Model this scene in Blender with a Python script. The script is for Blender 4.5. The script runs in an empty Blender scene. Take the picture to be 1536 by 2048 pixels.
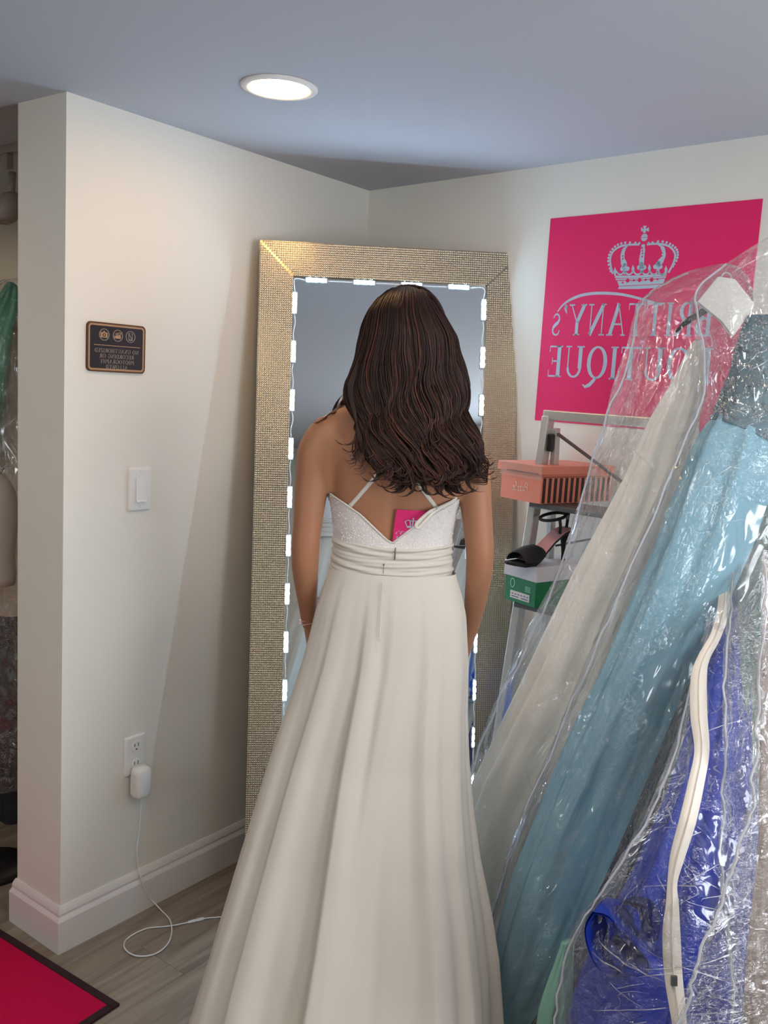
import bpy, bmesh, math, random
import numpy as np
from mathutils import Vector, Matrix
random.seed(7); rng = np.random.default_rng(7)
SC = bpy.context.scene; COL = SC.collection
PI = math.pi

# ------------------------------------------------------------------ camera
H = 2.20                                   # ceiling height
CAM = np.array([2.0016, -2.5045, 1.5610]); YAW, PIT, ROL, FPX = -.6395, -.1396, .0572, 1829.
_cy, _sy, _cp, _sp = math.cos(YAW), math.sin(YAW), math.cos(PIT), math.sin(PIT)
CF = np.array([_sy*_cp, _cy*_cp, _sp]); _r = np.array([_cy, -_sy, 0.]); _u = np.cross(_r, CF)
CR = math.cos(ROL)*_r + math.sin(ROL)*_u; CU = -math.sin(ROL)*_r + math.cos(ROL)*_u
cd = bpy.data.cameras.new('camera'); cam = bpy.data.objects.new('camera', cd); COL.objects.link(cam)
cd.sensor_fit = 'HORIZONTAL'; cd.sensor_width = 36.; cd.lens = FPX/1536*36.; cd.clip_start = .02; cd.clip_end = 60
cam.matrix_world = Matrix(((CR[0], CU[0], -CF[0], CAM[0]), (CR[1], CU[1], -CF[1], CAM[1]), (CR[2], CU[2], -CF[2], CAM[2]), (0, 0, 0, 1)))
SC.camera = cam

# ------------------------------------------------------------------ world, exposure, light levels
SC.view_settings.view_transform = 'Standard'; SC.view_settings.look = 'None'
SC.view_settings.gamma = 1.0; SC.view_settings.use_curve_mapping = False
SC.view_settings.exposure = 0.46
SC.cycles.transparent_max_bounces = 28; SC.cycles.max_bounces = 8; SC.cycles.sample_clamp_indirect = 6
world = bpy.data.worlds.new('world'); SC.world = world; world.use_nodes = True
world.node_tree.nodes['Background'].inputs[0].default_value = (.5, .55, .62, 1)
world.node_tree.nodes['Background'].inputs[1].default_value = 0.05
E_DOWN, E_FILL, E_LED, E_FILL_PANEL, E_TRACK = 45., 66., 140., 7., 8.  # far ceiling and pane levels belong to added fill sources
C_WARM = (1., .58, .23); C_LED = (.50, .76, 1.); C_FILL_PANEL = (.86, .93, 1.)  # last tint is for the added fill panes

def ray(u, v): return CF + CR*((u-768)/FPX) - CU*((v-1024)/FPX)
def at(u, v, d): return CAM + ray(u, v)*d               # point seen at photo position u,v, d metres deep
def on_plane(u, v, n, off):
    r = ray(u, v); n = np.asarray(n, float); return CAM + r*((off-n@CAM)/(n@r))

# ------------------------------------------------------------------ helpers
MATS = {}
def lin(c): return tuple(((x/255.)/12.92 if x/255. <= .04045 else ((x/255.+.055)/1.055)**2.4) for x in c)
def mat(name, rgb=(200, 200, 200), rough=.6, metal=0., spec=.5, sss=0., coat=0., emit=None, es=0., noise=0., nscale=30., bump=0., bscale=60., sheen=0., vary=0., alpha=1., trans=0.):
    m = bpy.data.materials.new(name); m.use_nodes = True; nt = m.node_tree; b = nt.nodes['Principled BSDF']
    c = lin(rgb); b.inputs['Base Color'].default_value = (*c, 1)
    b.inputs['Roughness'].default_value = rough; b.inputs['Metallic'].default_value = metal
    b.inputs['Specular IOR Level'].default_value = spec
    if sss: b.inputs['Subsurface Weight'].default_value = sss; b.inputs['Subsurface Radius'].default_value = (.012, .005, .003); b.inputs['Subsurface Scale'].default_value = 1.
    if coat: b.inputs['Coat Weight'].default_value = coat; b.inputs['Coat Roughness'].default_value = .08
    if sheen: b.inputs['Sheen Weight'].default_value = sheen
    if emit: b.inputs['Emission Color'].default_value = (*emit, 1); b.inputs['Emission Strength'].default_value = es
    tc = nt.nodes.new('ShaderNodeTexCoord')
    if noise or vary:
        n = nt.nodes.new('ShaderNodeTexNoise'); n.inputs['Scale'].default_value = nscale; n.inputs['Detail'].default_value = 4
        nt.links.new(tc.outputs['Object'], n.inputs['Vector'])
        mx = nt.nodes.new('ShaderNodeMix'); mx.data_type = 'RGBA'; mx.blend_type = 'MULTIPLY'; mx.inputs[0].default_value = 1
        mx.inputs[6].default_value = (*c, 1)
        mr = nt.nodes.new('ShaderNodeMapRange'); mr.inputs[3].default_value = 1-noise; mr.inputs[4].default_value = 1+noise
        nt.links.new(n.outputs[0], mr.inputs[0])
        out = mr.outputs[0]
        if vary:
            oi = nt.nodes.new('ShaderNodeObjectInfo'); m2 = nt.nodes.new('ShaderNodeMapRange'); m2.inputs[3].default_value = 1-vary; m2.inputs[4].default_value = 1+vary
            nt.links.new(oi.outputs['Random'], m2.inputs[0]); mm = nt.nodes.new('ShaderNodeMath'); mm.operation = 'MULTIPLY'
            nt.links.new(out, mm.inputs[0]); nt.links.new(m2.outputs[0], mm.inputs[1]); out = mm.outputs[0]
        nt.links.new(out, mx.inputs[7]); nt.links.new(mx.outputs[2], b.inputs['Base Color'])
    if bump:
        n = nt.nodes.new('ShaderNodeTexNoise'); n.inputs['Scale'].default_value = bscale; n.inputs['Detail'].default_value = 3
        nt.links.new(tc.outputs['Object'], n.inputs['Vector'])
        bp = nt.nodes.new('ShaderNodeBump'); bp.inputs['Strength'].default_value = bump; bp.inputs['Distance'].default_value = .002
        nt.links.new(n.outputs[0], bp.inputs['Height']); nt.links.new(bp.outputs[0], b.inputs['Normal'])
    if trans:
        tr = nt.nodes.new('ShaderNodeBsdfTranslucent'); tr.inputs[0].default_value = (*c, 1)
        ms = nt.nodes.new('ShaderNodeMixShader'); ms.inputs[0].default_value = trans
        o = nt.nodes['Material Output']; nt.links.new(b.outputs[0], ms.inputs[1]); nt.links.new(tr.outputs[0], ms.inputs[2]); nt.links.new(ms.outputs[0], o.inputs[0])
    MATS[name] = m; return m

def plastic(name, tint=(.985, .985, .99), haze=.014, gloss=.11, fres=.30, rough=.13, bump=1., scale=(20, 3.5), fine=(46, 16)):
    m = bpy.data.materials.new(name); m.use_nodes = True; nt = m.node_tree; nt.nodes.clear(); N = nt.nodes.new; L = nt.links.new
    o = N('ShaderNodeOutputMaterial'); t = N('ShaderNodeBsdfTransparent'); t.inputs[0].default_value = (*tint, 1)
    d = N('ShaderNodeBsdfDiffuse'); d.inputs[0].default_value = (.85, .87, .9, 1)
    g = N('ShaderNodeBsdfGlossy'); g.inputs['Roughness'].default_value = rough
    uv = N('ShaderNodeUVMap'); uv.uv_map = 'UVMap'
    def layer(sc, kind, dist):
        mp = N('ShaderNodeMapping'); mp.inputs['Scale'].default_value = (sc[0], sc[1], 1); L(uv.outputs[0], mp.inputs[0])
        n = N('ShaderNodeTexNoise'); n.noise_type = kind; n.inputs['Scale'].default_value = 1.; n.inputs['Detail'].default_value = 2.5; n.inputs['Distortion'].default_value = dist; L(mp.outputs[0], n.inputs[0]); return n.outputs[0]
    a = layer(scale, 'RIDGED_MULTIFRACTAL', .5); b = layer(fine, 'FBM', 1.2); msk = layer((5, 2), 'FBM', .3)
    rm = N('ShaderNodeMapRange'); rm.inputs[1].default_value = .40; rm.inputs[2].default_value = .58; L(msk, rm.inputs[0])
    bm_ = N('ShaderNodeMath'); bm_.operation = 'MULTIPLY'; L(b, bm_.inputs[0]); L(rm.outputs[0], bm_.inputs[1])
    b1 = N('ShaderNodeBump'); b1.inputs['Strength'].default_value = bump; b1.inputs['Distance'].default_value = .014; L(a, b1.inputs['Height'])
    bp = N('ShaderNodeBump'); bp.inputs['Strength'].default_value = bump; bp.inputs['Distance'].default_value = .016; L(bm_.outputs[0], bp.inputs['Height']); L(b1.outputs[0], bp.inputs['Normal'])
    L(bp.outputs[0], g.inputs['Normal'])
    lw = N('ShaderNodeLayerWeight'); lw.inputs[0].default_value = .32
    mr = N('ShaderNodeMapRange'); mr.inputs[3].default_value = gloss; mr.inputs[4].default_value = fres; L(lw.outputs['Fresnel'], mr.inputs[0])
    m1 = N('ShaderNodeMixShader'); m1.inputs[0].default_value = haze; L(t.outputs[0], m1.inputs[1]); L(d.outputs[0], m1.inputs[2])
    m2 = N('ShaderNodeMixShader'); L(mr.outputs[0], m2.inputs[0]); L(m1.outputs[0], m2.inputs[1]); L(g.outputs[0], m2.inputs[2])
    L(m2.outputs[0], o.inputs[0]); MATS[name] = m; return m

WP = {}                                                     # world position of every object
def tag(o, label=None, cat=None, group=None, kind=None):
    if label: o['label'] = label
    if cat: o['category'] = cat
    if group: o['group'] = group
    if kind: o['kind'] = kind
    return o
def thing(name, label, cat, loc, group=None):
    o = bpy.data.objects.new(name, None); COL.objects.link(o); o.empty_display_size = .05
    o.location = Vector(loc); WP[o.name] = Vector(loc); return tag(o, label, cat, group)
def put(o, me_loc, parent):
    COL.objects.link(o); o.location = me_loc; WP[o.name] = Vector(me_loc)
    if parent: o.parent = parent; o.matrix_parent_inverse = Matrix.Translation(-WP[parent.name])
    return o
def obj(name, geo, m, parent=None, smooth=False, label=None, cat=None, group=None, kind=None, uv=None, floor_origin=False):
    V, Fc = geo; V = np.asarray(V, float)
    lo, hi = V.min(0), V.max(0); c = (lo+hi)/2
    if floor_origin: c[2] = lo[2]
    me = bpy.data.meshes.new(name); me.from_pydata((V-c).tolist(), [], [tuple(int(i) for i in f) for f in Fc]); me.update()
    if smooth: me.polygons.foreach_set('use_smooth', [True]*len(me.polygons))
    if uv is not None:
        lay = me.uv_layers.new(name='UVMap'); idx = np.empty(len(me.loops), int); me.loops.foreach_get('vertex_index', idx)
        lay.data.foreach_set('uv', np.asarray(uv, float)[idx].ravel())
    me.materials.append(MATS[m] if isinstance(m, str) else m)
    o = bpy.data.objects.new(name, me); put(o, Vector(c), parent); return tag(o, label, cat, group, kind)
def dup(o, loc, parent):
    c = o.copy(); put(c, Vector(loc), parent); return c
def join(*gs):
    V, Fc, k = [], [], 0
    for v, f in gs:
        v = np.asarray(v, float); V.append(v); Fc += [tuple(i+k for i in q) for q in f]; k += len(v)
    return np.vstack(V), Fc
def box(lo, hi):
    x0, y0, z0 = lo; x1, y1, z1 = hi
    return [(x0, y0, z0), (x1, y0, z0), (x1, y1, z0), (x0, y1, z0), (x0, y0, z1), (x1, y0, z1), (x1, y1, z1), (x0, y1, z1)], \
           [(3, 2, 1, 0), (4, 5, 6, 7), (0, 1, 5, 4), (1, 2, 6, 5), (2, 3, 7, 6), (3, 0, 4, 7)]
def fbox(o, ax, ay, az, lo, hi, bev=0.):                    # box in a frame (origin, three axes), bevelled
    o, ax, ay, az = (np.asarray(q, float) for q in (o, ax, ay, az)); v, f = box(lo, hi)
    if bev:
        bm = bmesh.new(); vs = [bm.verts.new(p) for p in v]
        for q in f: bm.faces.new([vs[i] for i in q])
        bmesh.ops.bevel(bm, geom=bm.edges[:], offset=bev, segments=2, affect='EDGES', profile=.5)
        bm.verts.index_update(); v = [tuple(p.co) for p in bm.verts]; f = [tuple(p.index for p in q.verts) for q in bm.faces]; bm.free()
    v = np.asarray(v, float); return o + v[:, :1]*ax + v[:, 1:2]*ay + v[:, 2:3]*az, f
def prism(poly, o, ax, ay, az, h0, h1):                     # 2D polygon in plane (ax, ay) with thickness h0..h1 along az
    o, ax, ay, az = (np.asarray(q, float) for q in (o, ax, ay, az)); p = np.asarray(poly, float); n = len(p)
    b = o + p[:, :1]*ax + p[:, 1:2]*ay
    return np.vstack([b+az*h0, b+az*h1]), [tuple(range(n))[::-1], tuple(range(n, 2*n))] + [(i, (i+1) % n, n+(i+1) % n, n+i) for i in range(n)]
def rings(R, close=True, cap=True):                         # list of rings (n,3) -> surface
    n = len(R[0]); V = np.vstack(R); Fc = []
    for i in range(len(R)-1):
        for j in range(n if close else n-1):
            a, b = i*n+j, i*n+(j+1) % n; Fc.append((a, b, b+n, a+n))
    if cap and close: Fc.append(tuple(range(n))[::-1]); k = (len(R)-1)*n; Fc.append(tuple(range(k, k+n)))
    return V, Fc
def smooth_path(P, n):
    P = np.asarray(P, float); k = len(P); t = np.linspace(0, k-1, n); out = []
    for s in t:
        i = min(int(s), k-2); f = s-i; p0, p1, p2, p3 = P[max(i-1, 0)], P[i], P[i+1], P[min(i+2, k-1)]
        out.append(.5*((2*p1)+(-p0+p2)*f+(2*p0-5*p1+4*p2-p3)*f*f+(-p0+3*p1-3*p2+p3)*f**3))
    return np.array(out)
def tube(P, r, sides=8, flat=None, flatdir=None):           # tapered tube along a path
    P = np.asarray(P, float); n = len(P); r = np.broadcast_to(np.asarray(r, float), (n,))
    T = np.gradient(P, axis=0); T /= np.linalg.norm(T, axis=1)[:, None]+1e-12
    ref = np.array([0., 0, 1]) if flatdir is None else np.asarray(flatdir, float)
    R = []; a = np.arange(sides)*2*PI/sides; prev = None
    for i in range(n):
        u = np.cross(T[i], ref) if prev is None or flatdir is not None else prev - T[i]*(prev@T[i])
        if np.linalg.norm(u) < 1e-6: u = np.cross(T[i], (1, 0, .2))
        u /= np.linalg.norm(u); prev = u; w = np.cross(T[i], u)
        fl = 1. if flat is None else flat
        R.append(P[i] + r[i]*(np.cos(a)[:, None]*u + fl*np.sin(a)[:, None]*w))
    return rings(R)
def disc_lathe(o, ax, ay, az, prof, sides=32):              # revolve (radius, height) profile about az
    o, ax, ay, az = (np.asarray(q, float) for q in (o, ax, ay, az)); a = np.arange(sides)*2*PI/sides
    return rings([o + r*(np.cos(a)[:, None]*ax + np.sin(a)[:, None]*ay) + h*az for r, h in prof])
def blob(c, r, seg=12, rg=8, axes=None):
    A = np.eye(3) if axes is None else np.asarray(axes, float); r = np.broadcast_to(np.asarray(r, float), (3,)); R = []
    a = np.arange(seg)*2*PI/seg
    for i in range(rg+1):
        p = PI*(i+.02)/(rg+.04); R.append(np.asarray(c, float) + np.cos(a)[:, None]*A[0]*r[0]*math.sin(p) + np.sin(a)[:, None]*A[1]*r[1]*math.sin(p) + A[2]*r[2]*math.cos(p))
    return rings(R)
_hash = rng.random((256, 256))
def vn(x, y, seed=0):                                       # smooth value noise, arrays, -1..1
    x = np.asarray(x, float)+seed*17.3; y = np.asarray(y, float)+seed*7.7; xi = np.floor(x).astype(int); yi = np.floor(y).astype(int)
    fx = x-xi; fy = y-yi; fx = fx*fx*(3-2*fx); fy = fy*fy*(3-2*fy); h = lambda a, b: _hash[a % 256, b % 256]
    return 2*((h(xi, yi)*(1-fx)+h(xi+1, yi)*fx)*(1-fy)+(h(xi, yi+1)*(1-fx)+h(xi+1, yi+1)*fx)*fy)-1
X, Y, Z = np.eye(3)

# ------------------------------------------------------------------ materials
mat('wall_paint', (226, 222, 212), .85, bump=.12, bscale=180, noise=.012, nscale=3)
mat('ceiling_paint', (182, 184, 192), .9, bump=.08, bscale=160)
mat('trim_paint', (224, 218, 214), .45, noise=.015, nscale=8)
mat('switch_white', (226, 224, 220), .35)
mat('dark_slot', (40, 36, 34), .6)
mat('champagne', (178, 166, 144), .24, metal=1.)
mat('frame_edge', (120, 108, 88), .4, metal=.8)
mat('clear_white', (225, 228, 230), .35)
mat('led_housing', (150, 156, 162), .4)
mat('led_lens', (255, 255, 255), .4, emit=C_LED, es=E_LED*1.35)
mat('down_lens', (255, 250, 240), .4, emit=C_WARM, es=E_DOWN)
mat('fill_lens', (255, 250, 240), .4, emit=(1., .88, .73), es=E_FILL)  # for the unseen ceiling lights added as fill
mat('fill_lens_side', (255, 250, 240), .4, emit=(1., .80, .58), es=55.)  # for the unseen lights added to brighten the next room
mat('fill_glow_side', (255, 255, 255), .5, emit=C_FILL_PANEL, es=E_FILL_PANEL)  # cool fill glow of the unseen side pane
mat('fill_glow_back', (255, 255, 255), .5, emit=C_FILL_PANEL, es=7.5)  # fill and glint glow of the unseen back pane
mat('track_glow', (255, 255, 255), .5, emit=(1., .8, .55), es=E_TRACK*6)
mat('poster_pink', (222, 8, 96), .55, noise=.02, nscale=40)
mat('poster_blue', (172, 192, 210), .55)
mat('sign_black', (28, 22, 24), .38, noise=.1, nscale=60)
mat('sign_gold', (176, 140, 104), .4, metal=.3)
mat('sign_brown', (92, 58, 22), .4, metal=.3)
mat('sign_text', (150, 138, 128), .5)
mat('skin', (160, 112, 84), .5, spec=.35, sss=.12, noise=.05, nscale=9)
mat('hair', (36, 20, 16), .46, spec=.24, noise=.45, nscale=22)
mat('hair_light', (70, 36, 26), .46, spec=.28, noise=.3, nscale=30)
mat('chiffon', (212, 206, 196), .8, spec=.2, trans=.12, bump=.05, bscale=500)
mat('bodice_lace', (214, 208, 206), .6, noise=.14, nscale=170, bump=.8, bscale=240)
mat('bead', (238, 236, 234), .12, spec=.9)
mat('lips', (150, 80, 78), .4); mat('eye_white', (235, 232, 228), .3); mat('iris', (52, 34, 24), .25)
mat('gold_pink', (214, 160, 148), .3, metal=.8)
mat('tag_pink', (204, 34, 104), .45)
mat('alu', (206, 204, 200), .42, metal=.85, noise=.05, nscale=14)
mat('alu_dark', (104, 106, 106), .45, metal=.6)
mat('black_plastic', (24, 24, 25), .4)
mat('coral', (232, 138, 112), .45, noise=.03, nscale=20)
mat('coral_stripe', (52, 22, 20), .5)
mat('coral_print', (244, 206, 190), .5)
mat('box_green', (14, 118, 66), .45, noise=.04, nscale=16)
mat('box_white', (226, 218, 222), .5)
mat('box_mint', (150, 220, 186), .5)
mat('sandal_black', (27, 26, 28), .75, noise=.3, nscale=400)
mat('insole_pink', (214, 158, 160), .55)
mat('blue_cloth', (20, 84, 200), .7)
mat('rug_pink', (186, 0, 62), .95, noise=.16, nscale=700, bump=.5, bscale=900, spec=.2)
mat('rug_edge', (42, 10, 18), .9, noise=.2, nscale=500, bump=.5, bscale=700)
mat('gown_white', (244, 241, 233), .8, trans=.15, noise=.03, nscale=20)
mat('gown_blue', (134, 178, 196), .75, trans=.12, noise=.05, nscale=16)
mat('gown_bodice', (82, 108, 118), .6, noise=.3, nscale=60)
mat('sequin', (205, 208, 210), .1, metal=.95)
mat('gown_royal', (4, 46, 158), .55, trans=.05, noise=.12, nscale=12)
mat('gown_black', (26, 26, 30), .7, noise=.2, nscale=12)
mat('gown_mint', (140, 186, 168), .75, noise=.05, nscale=20)
mat('gown_teal', (96, 128, 126), .75, noise=.1, nscale=20)
mat('gown_blush', (176, 160, 154), .8, noise=.06, nscale=20)
mat('gown_cream', (214, 190, 160), .8, noise=.08, nscale=25)
mat('gown_emerald', (26, 138, 104), .4, noise=.35, nscale=300, spec=.8)
mat('satin_tape', (226, 218, 208), .55, bump=.2, bscale=300)
mat('paper_white', (206, 203, 198), .6)
mat('seam', (222, 224, 230), .3, trans=.4)
mat('mannequin', (188, 178, 170), .55)
mat('mannequin_seam', (120, 108, 100), .6)
mat('track_grey', (150, 138, 130), .5)
plastic('tape_clear', (.99, .98, .97), .0, .03, .2, .15, .05); plastic('bag_clear'); plastic('bag_smoke', (.98, .982, .985), .016, .07, .36, .13, 1., (24, 7), (60, 26))
def crease():
    m = bpy.data.materials.new('crease_film'); m.use_nodes = True; nt = m.node_tree; nt.nodes.clear(); N = nt.nodes.new
    o = N('ShaderNodeOutputMaterial'); t = N('ShaderNodeBsdfTransparent'); g = N('ShaderNodeBsdfGlossy'); g.inputs['Roughness'].default_value = .26
    mx = N('ShaderNodeMixShader'); mx.inputs[0].default_value = .17; nt.links.new(t.outputs[0], mx.inputs[1]); nt.links.new(g.outputs[0], mx.inputs[2]); nt.links.new(mx.outputs[0], o.inputs[0]); MATS['crease_film'] = m
crease()
def glass_mirror():
    m = bpy.data.materials.new('mirror_glass'); m.use_nodes = True; b = m.node_tree.nodes['Principled BSDF']
    b.inputs['Base Color'].default_value = (.80, .84, .85, 1); b.inputs['Metallic'].default_value = 1; b.inputs['Roughness'].default_value = .015; MATS['mirror_glass'] = m
glass_mirror()
def wood():
    m = bpy.data.materials.new('vinyl_plank'); m.use_nodes = True; nt = m.node_tree; b = nt.nodes['Principled BSDF']; N = nt.nodes.new; L = nt.links.new
    tc = N('ShaderNodeTexCoord'); mp = N('ShaderNodeMapping'); mp.inputs['Scale'].default_value = (34, 2.2, 8); oi = N('ShaderNodeObjectInfo')
    ad = N('ShaderNodeVectorMath'); ad.operation = 'ADD'; cb = N('ShaderNodeCombineXYZ'); ml = N('ShaderNodeMath'); ml.operation = 'MULTIPLY'; ml.inputs[1].default_value = 60
    L(oi.outputs['Random'], ml.inputs[0]); L(ml.outputs[0], cb.inputs[1]); L(ml.outputs[0], cb.inputs[0]); L(tc.outputs['Object'], mp.inputs[0]); L(mp.outputs[0], ad.inputs[0]); L(cb.outputs[0], ad.inputs[1])
    n = N('ShaderNodeTexNoise'); n.inputs['Scale'].default_value = 1; n.inputs['Detail'].default_value = 7; n.inputs['Distortion'].default_value = .7; L(ad.outputs[0], n.inputs[0])
    cr = N('ShaderNodeValToRGB'); cr.color_ramp.elements[0].position = .3; cr.color_ramp.elements[0].color = (*lin((112, 97, 84)), 1); cr.color_ramp.elements[1].position = .72; cr.color_ramp.elements[1].color = (*lin((156, 142, 126)), 1)
    L(n.outputs[0], cr.inputs[0]); L(cr.outputs[0], b.inputs['Base Color']); b.inputs['Roughness'].default_value = .42
    MATS['vinyl_plank'] = m
wood()

# ------------------------------------------------------------------ the room shell
L0, T0 = 1.1628, .2044                                       # length and thickness of the left wall
PHI = -.1097; RD = np.array([math.cos(PHI), math.sin(PHI), 0.]); RN = np.array([math.sin(PHI), -math.cos(PHI), 0.])
XR, YB, XL, YL = 3.3, -3.9, -2.3, .9                          # far limits of the shop
def struct(name, geo, m, **k): return obj(name, geo, m, kind='structure', **k)
struct('wall_left', box((-T0, -L0, 0), (0, .06, H)), 'wall_paint')
struct('wall_right', fbox((0, 0, 0), RD, -RN, Z, (-.02, 0, 0), (3.5, .12, H)), 'wall_paint')
WX0, WX1, WZ0, WZ1 = -2.15, -.75, .80, 2.02                   # unseen fill panel added in the side wall, right of the camera
struct('wall_side', join(box((XR, YB-.1, 0), (XR+.1, WX0, H)), box((XR, WX1, 0), (XR+.1, .1, H)), box((XR, WX0, 0), (XR+.1, WX1, WZ0)), box((XR, WX0, WZ1), (XR+.1, WX1, H))), 'wall_paint')
BX0, BX1, BZ0, BZ1 = .30, .86, 1.15, 2.02                     # second unseen fill panel, added in the back wall for light and glints
struct('wall_back', join(box((XL-.1, YB-.1, 0), (BX0, YB, H)), box((BX1, YB-.1, 0), (XR, YB, H)), box((BX0, YB-.1, 0), (BX1, YB, BZ0)), box((BX0, YB-.1, BZ1), (BX1, YB, H))), 'wall_paint')
struct('wall_far_left', box((XL-.1, YB, 0), (XL, YL+.1, H+.2)), 'wall_paint')
struct('wall_far_back', box((XL, YL, 0), (-T0, YL+.1, H+.2)), 'wall_paint')
struct('wall_inner', box((-T0, .06, 0), (-.08, YL+.1, H+.2)), 'wall_paint')
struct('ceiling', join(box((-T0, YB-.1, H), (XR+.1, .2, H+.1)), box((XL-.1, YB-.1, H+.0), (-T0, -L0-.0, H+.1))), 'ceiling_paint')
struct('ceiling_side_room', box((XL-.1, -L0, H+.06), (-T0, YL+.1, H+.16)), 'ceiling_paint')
w = struct('fill_panel_1', box((XR+.06, WX0, WZ0), (XR+.07, WX1, WZ1)), 'fill_glow_side')
for k, (a, b_) in enumerate((((WX0, WZ0), (WX0+.06, WZ1)), ((WX1-.06, WZ0), (WX1, WZ1)), ((WX0, WZ0), (WX1, WZ0+.06)), ((WX0, WZ1-.06), (WX1, WZ1)), (((WX0+WX1)/2-.025, WZ0), ((WX0+WX1)/2+.025, WZ1)))):
    obj('fill_panel_frame', box((XR+.02, a[0], a[1]), (XR+.06, b_[0], b_[1])), 'trim_paint', w)
w = struct('fill_panel_2', box((BX0, YB-.07, BZ0), (BX1, YB-.06, BZ1)), 'fill_glow_back')
for a, b_ in (((BX0, BZ0), (BX0+.06, BZ1)), ((BX1-.06, BZ0), (BX1, BZ1)), ((BX0, BZ0), (BX1, BZ0+.06)), ((BX0, BZ1-.06), (BX1, BZ1)), (((BX0+BX1)/2-.025, BZ0), ((BX0+BX1)/2+.025, BZ1))):
    obj('fill_panel_frame', box((a[0], YB-.06, a[1]), (b_[0], YB-.02, b_[1])), 'trim_paint', w)
fl = struct('floor', box((XL-.1, YB-.1, -.08), (XR+.1, YL+.1, -.006)), 'dark_slot')
PWID, PLEN = .18, 1.22
pm = fbox((0, 0, 0), X, Y, Z, (-PWID/2+.0003, -PLEN/2+.0003, -.007), (PWID/2-.0003, PLEN/2-.0003, 0), .0006)
plank = None
for i in range(-7, 13):
    x = i*PWID+.055; y = YB + ((i*37) % 100)/100*PLEN - PLEN
    while y < YL:
        yc = y+PLEN/2; y += PLEN
        if x > 1.9 and yc > .3 or x < -1.2 and yc < -2: continue
        if plank is None: plank = obj('plank', (pm[0]+np.array([x, yc, 0]), pm[1]), 'vinyl_plank', fl)
        else: dup(plank, (x, yc, -.0035), fl)
# baseboards: stepped moulding
def baseboard(name, pts, hb=.128):
    prof = [(0, 0), (.016, 0), (.016, hb*.70), (.0145, hb*.73), (.010, hb*.80), (.0105, hb*.86), (.008, hb*.93), (.004, hb), (0, hb)]
    P = [np.array((*p, 0.)) for p in pts]; R = []
    for i, p in enumerate(P):
        tin = (P[i]-P[i-1]) if i else (P[1]-P[0]); tout = (P[i+1]-P[i]) if i < len(P)-1 else tin
        tin = tin/np.linalg.norm(tin); tout = tout/np.linalg.norm(tout); n1 = np.array([tin[1], -tin[0], 0]); n2 = np.array([tout[1], -tout[0], 0])
        mv = n1+n2; mv /= np.linalg.norm(mv); mv /= max(mv@n1, .2); R.append(np.array([p+mv*a+Z*b for a, b in prof]))
    return struct(name, rings(R), 'trim_paint')
baseboard('baseboard_left', [(-T0, .5), (-T0, -L0), (0, -L0), (0, 0)][::1])
baseboard('baseboard_right', [tuple((RD*0)[:2]), tuple((RD*3.2)[:2])])

# ------------------------------------------------------------------ ceiling lights
def downlight(x, y, lens, label, H=H):
    t = thing('ceiling_light', label, 'light', (x, y, H))
    obj('trim_ring', disc_lathe((x, y, H), X, Y, -Z, [(.086, .0), (.086, .003), (.083, .006), (.072, .007), (.067, .004), (.065, .002), (.064, 0)], 48), 'trim_paint', t, True)
    obj('lens', disc_lathe((x, y, H), X, Y, -Z, [(.0645, -.0), (.0645, .0035), (.05, .005), (.02, .0055), (.001, .0055)], 40), lens, t, True)
    return t
downlight(.492, -.955, 'down_lens', 'round recessed ceiling light glowing warm above the light switch')
downlight(2.35, -1.12, 'fill_lens', 'added round fill light over the bagged gowns, outside the picture')  # unseen, added to fill the gown side from above
downlight(2.0, -1.93, 'fill_lens', 'added round fill light above the photographer, out of view')  # unseen, added as frontal fill on gowns and skirt
downlight(1.72, -1.42, 'fill_lens', 'added round fill light between the photographer and the woman, out of view')  # added fill, placed where the mirror does not show it
downlight(1.13, -2.05, 'fill_lens', 'added round fill light to the left of the photographer, out of view')  # added to brighten gowns, wall end and low wall, kept out of the mirror
downlight(-1.5, .25, 'fill_lens_side', 'added round fill light deep in the next room, out of view', H+.06)  # unseen, added to lift the dark far wall of the next room
downlight(-.85, -1.75, 'fill_lens_side', 'added round fill light at the front of the next room, out of view')  # unseen, added to brighten the hanging gowns and the wall end

# ------------------------------------------------------------------ wall fittings on the left wall
def wall_pt(u, v, x=0.): return on_plane(u, v, X, x)
def plate(y, z, w, h, name, parent, m='switch_white'):
    r = .006; n = 6
    def rr(hw, hh, rad):
        out = []
        for cx, cz, a0 in ((hw-rad, hh-rad, 0), (-hw+rad, hh-rad, PI/2), (-hw+rad, -hh+rad, PI), (hw-rad, -hh+rad, 1.5*PI)):
            for k in range(n): a = a0+PI/2*k/(n-1); out.append((cx+rad*math.cos(a), cz+rad*math.sin(a)))
        return out
    R = []
    for x, s in ((0, 0), (.0035, 0), (.0065, .003), (.0075, .007)):
        R.append(np.array([(x, y+a, z+b) for a, b in rr(w/2-s, h/2-s, r)]))
    return obj(name, rings(R), m, parent, False)
# light switch
ys, zs = -.931, 1.2405
t = thing('light_switch', 'white rocker light switch on the left wall below the black sign', 'switch', (0, ys, zs))
plate(ys, zs, .075, .118, 'cover_plate', t)
obj('rocker', prism([(0.006, -.033), (.0155, -.033), (.0125, -.030), (.0105, 0), (.0085, .033), (.006, .033)], (0, ys-.016, zs), X, Z, Y, 0, .032), 'switch_white', t)
for s in (-1, 1): obj('screw', disc_lathe((.007, ys, zs+s*.048), Y, Z, X, [(.003, 0), (.003, .0015), (.001, .002)], 10), 'switch_white', t)
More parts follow.
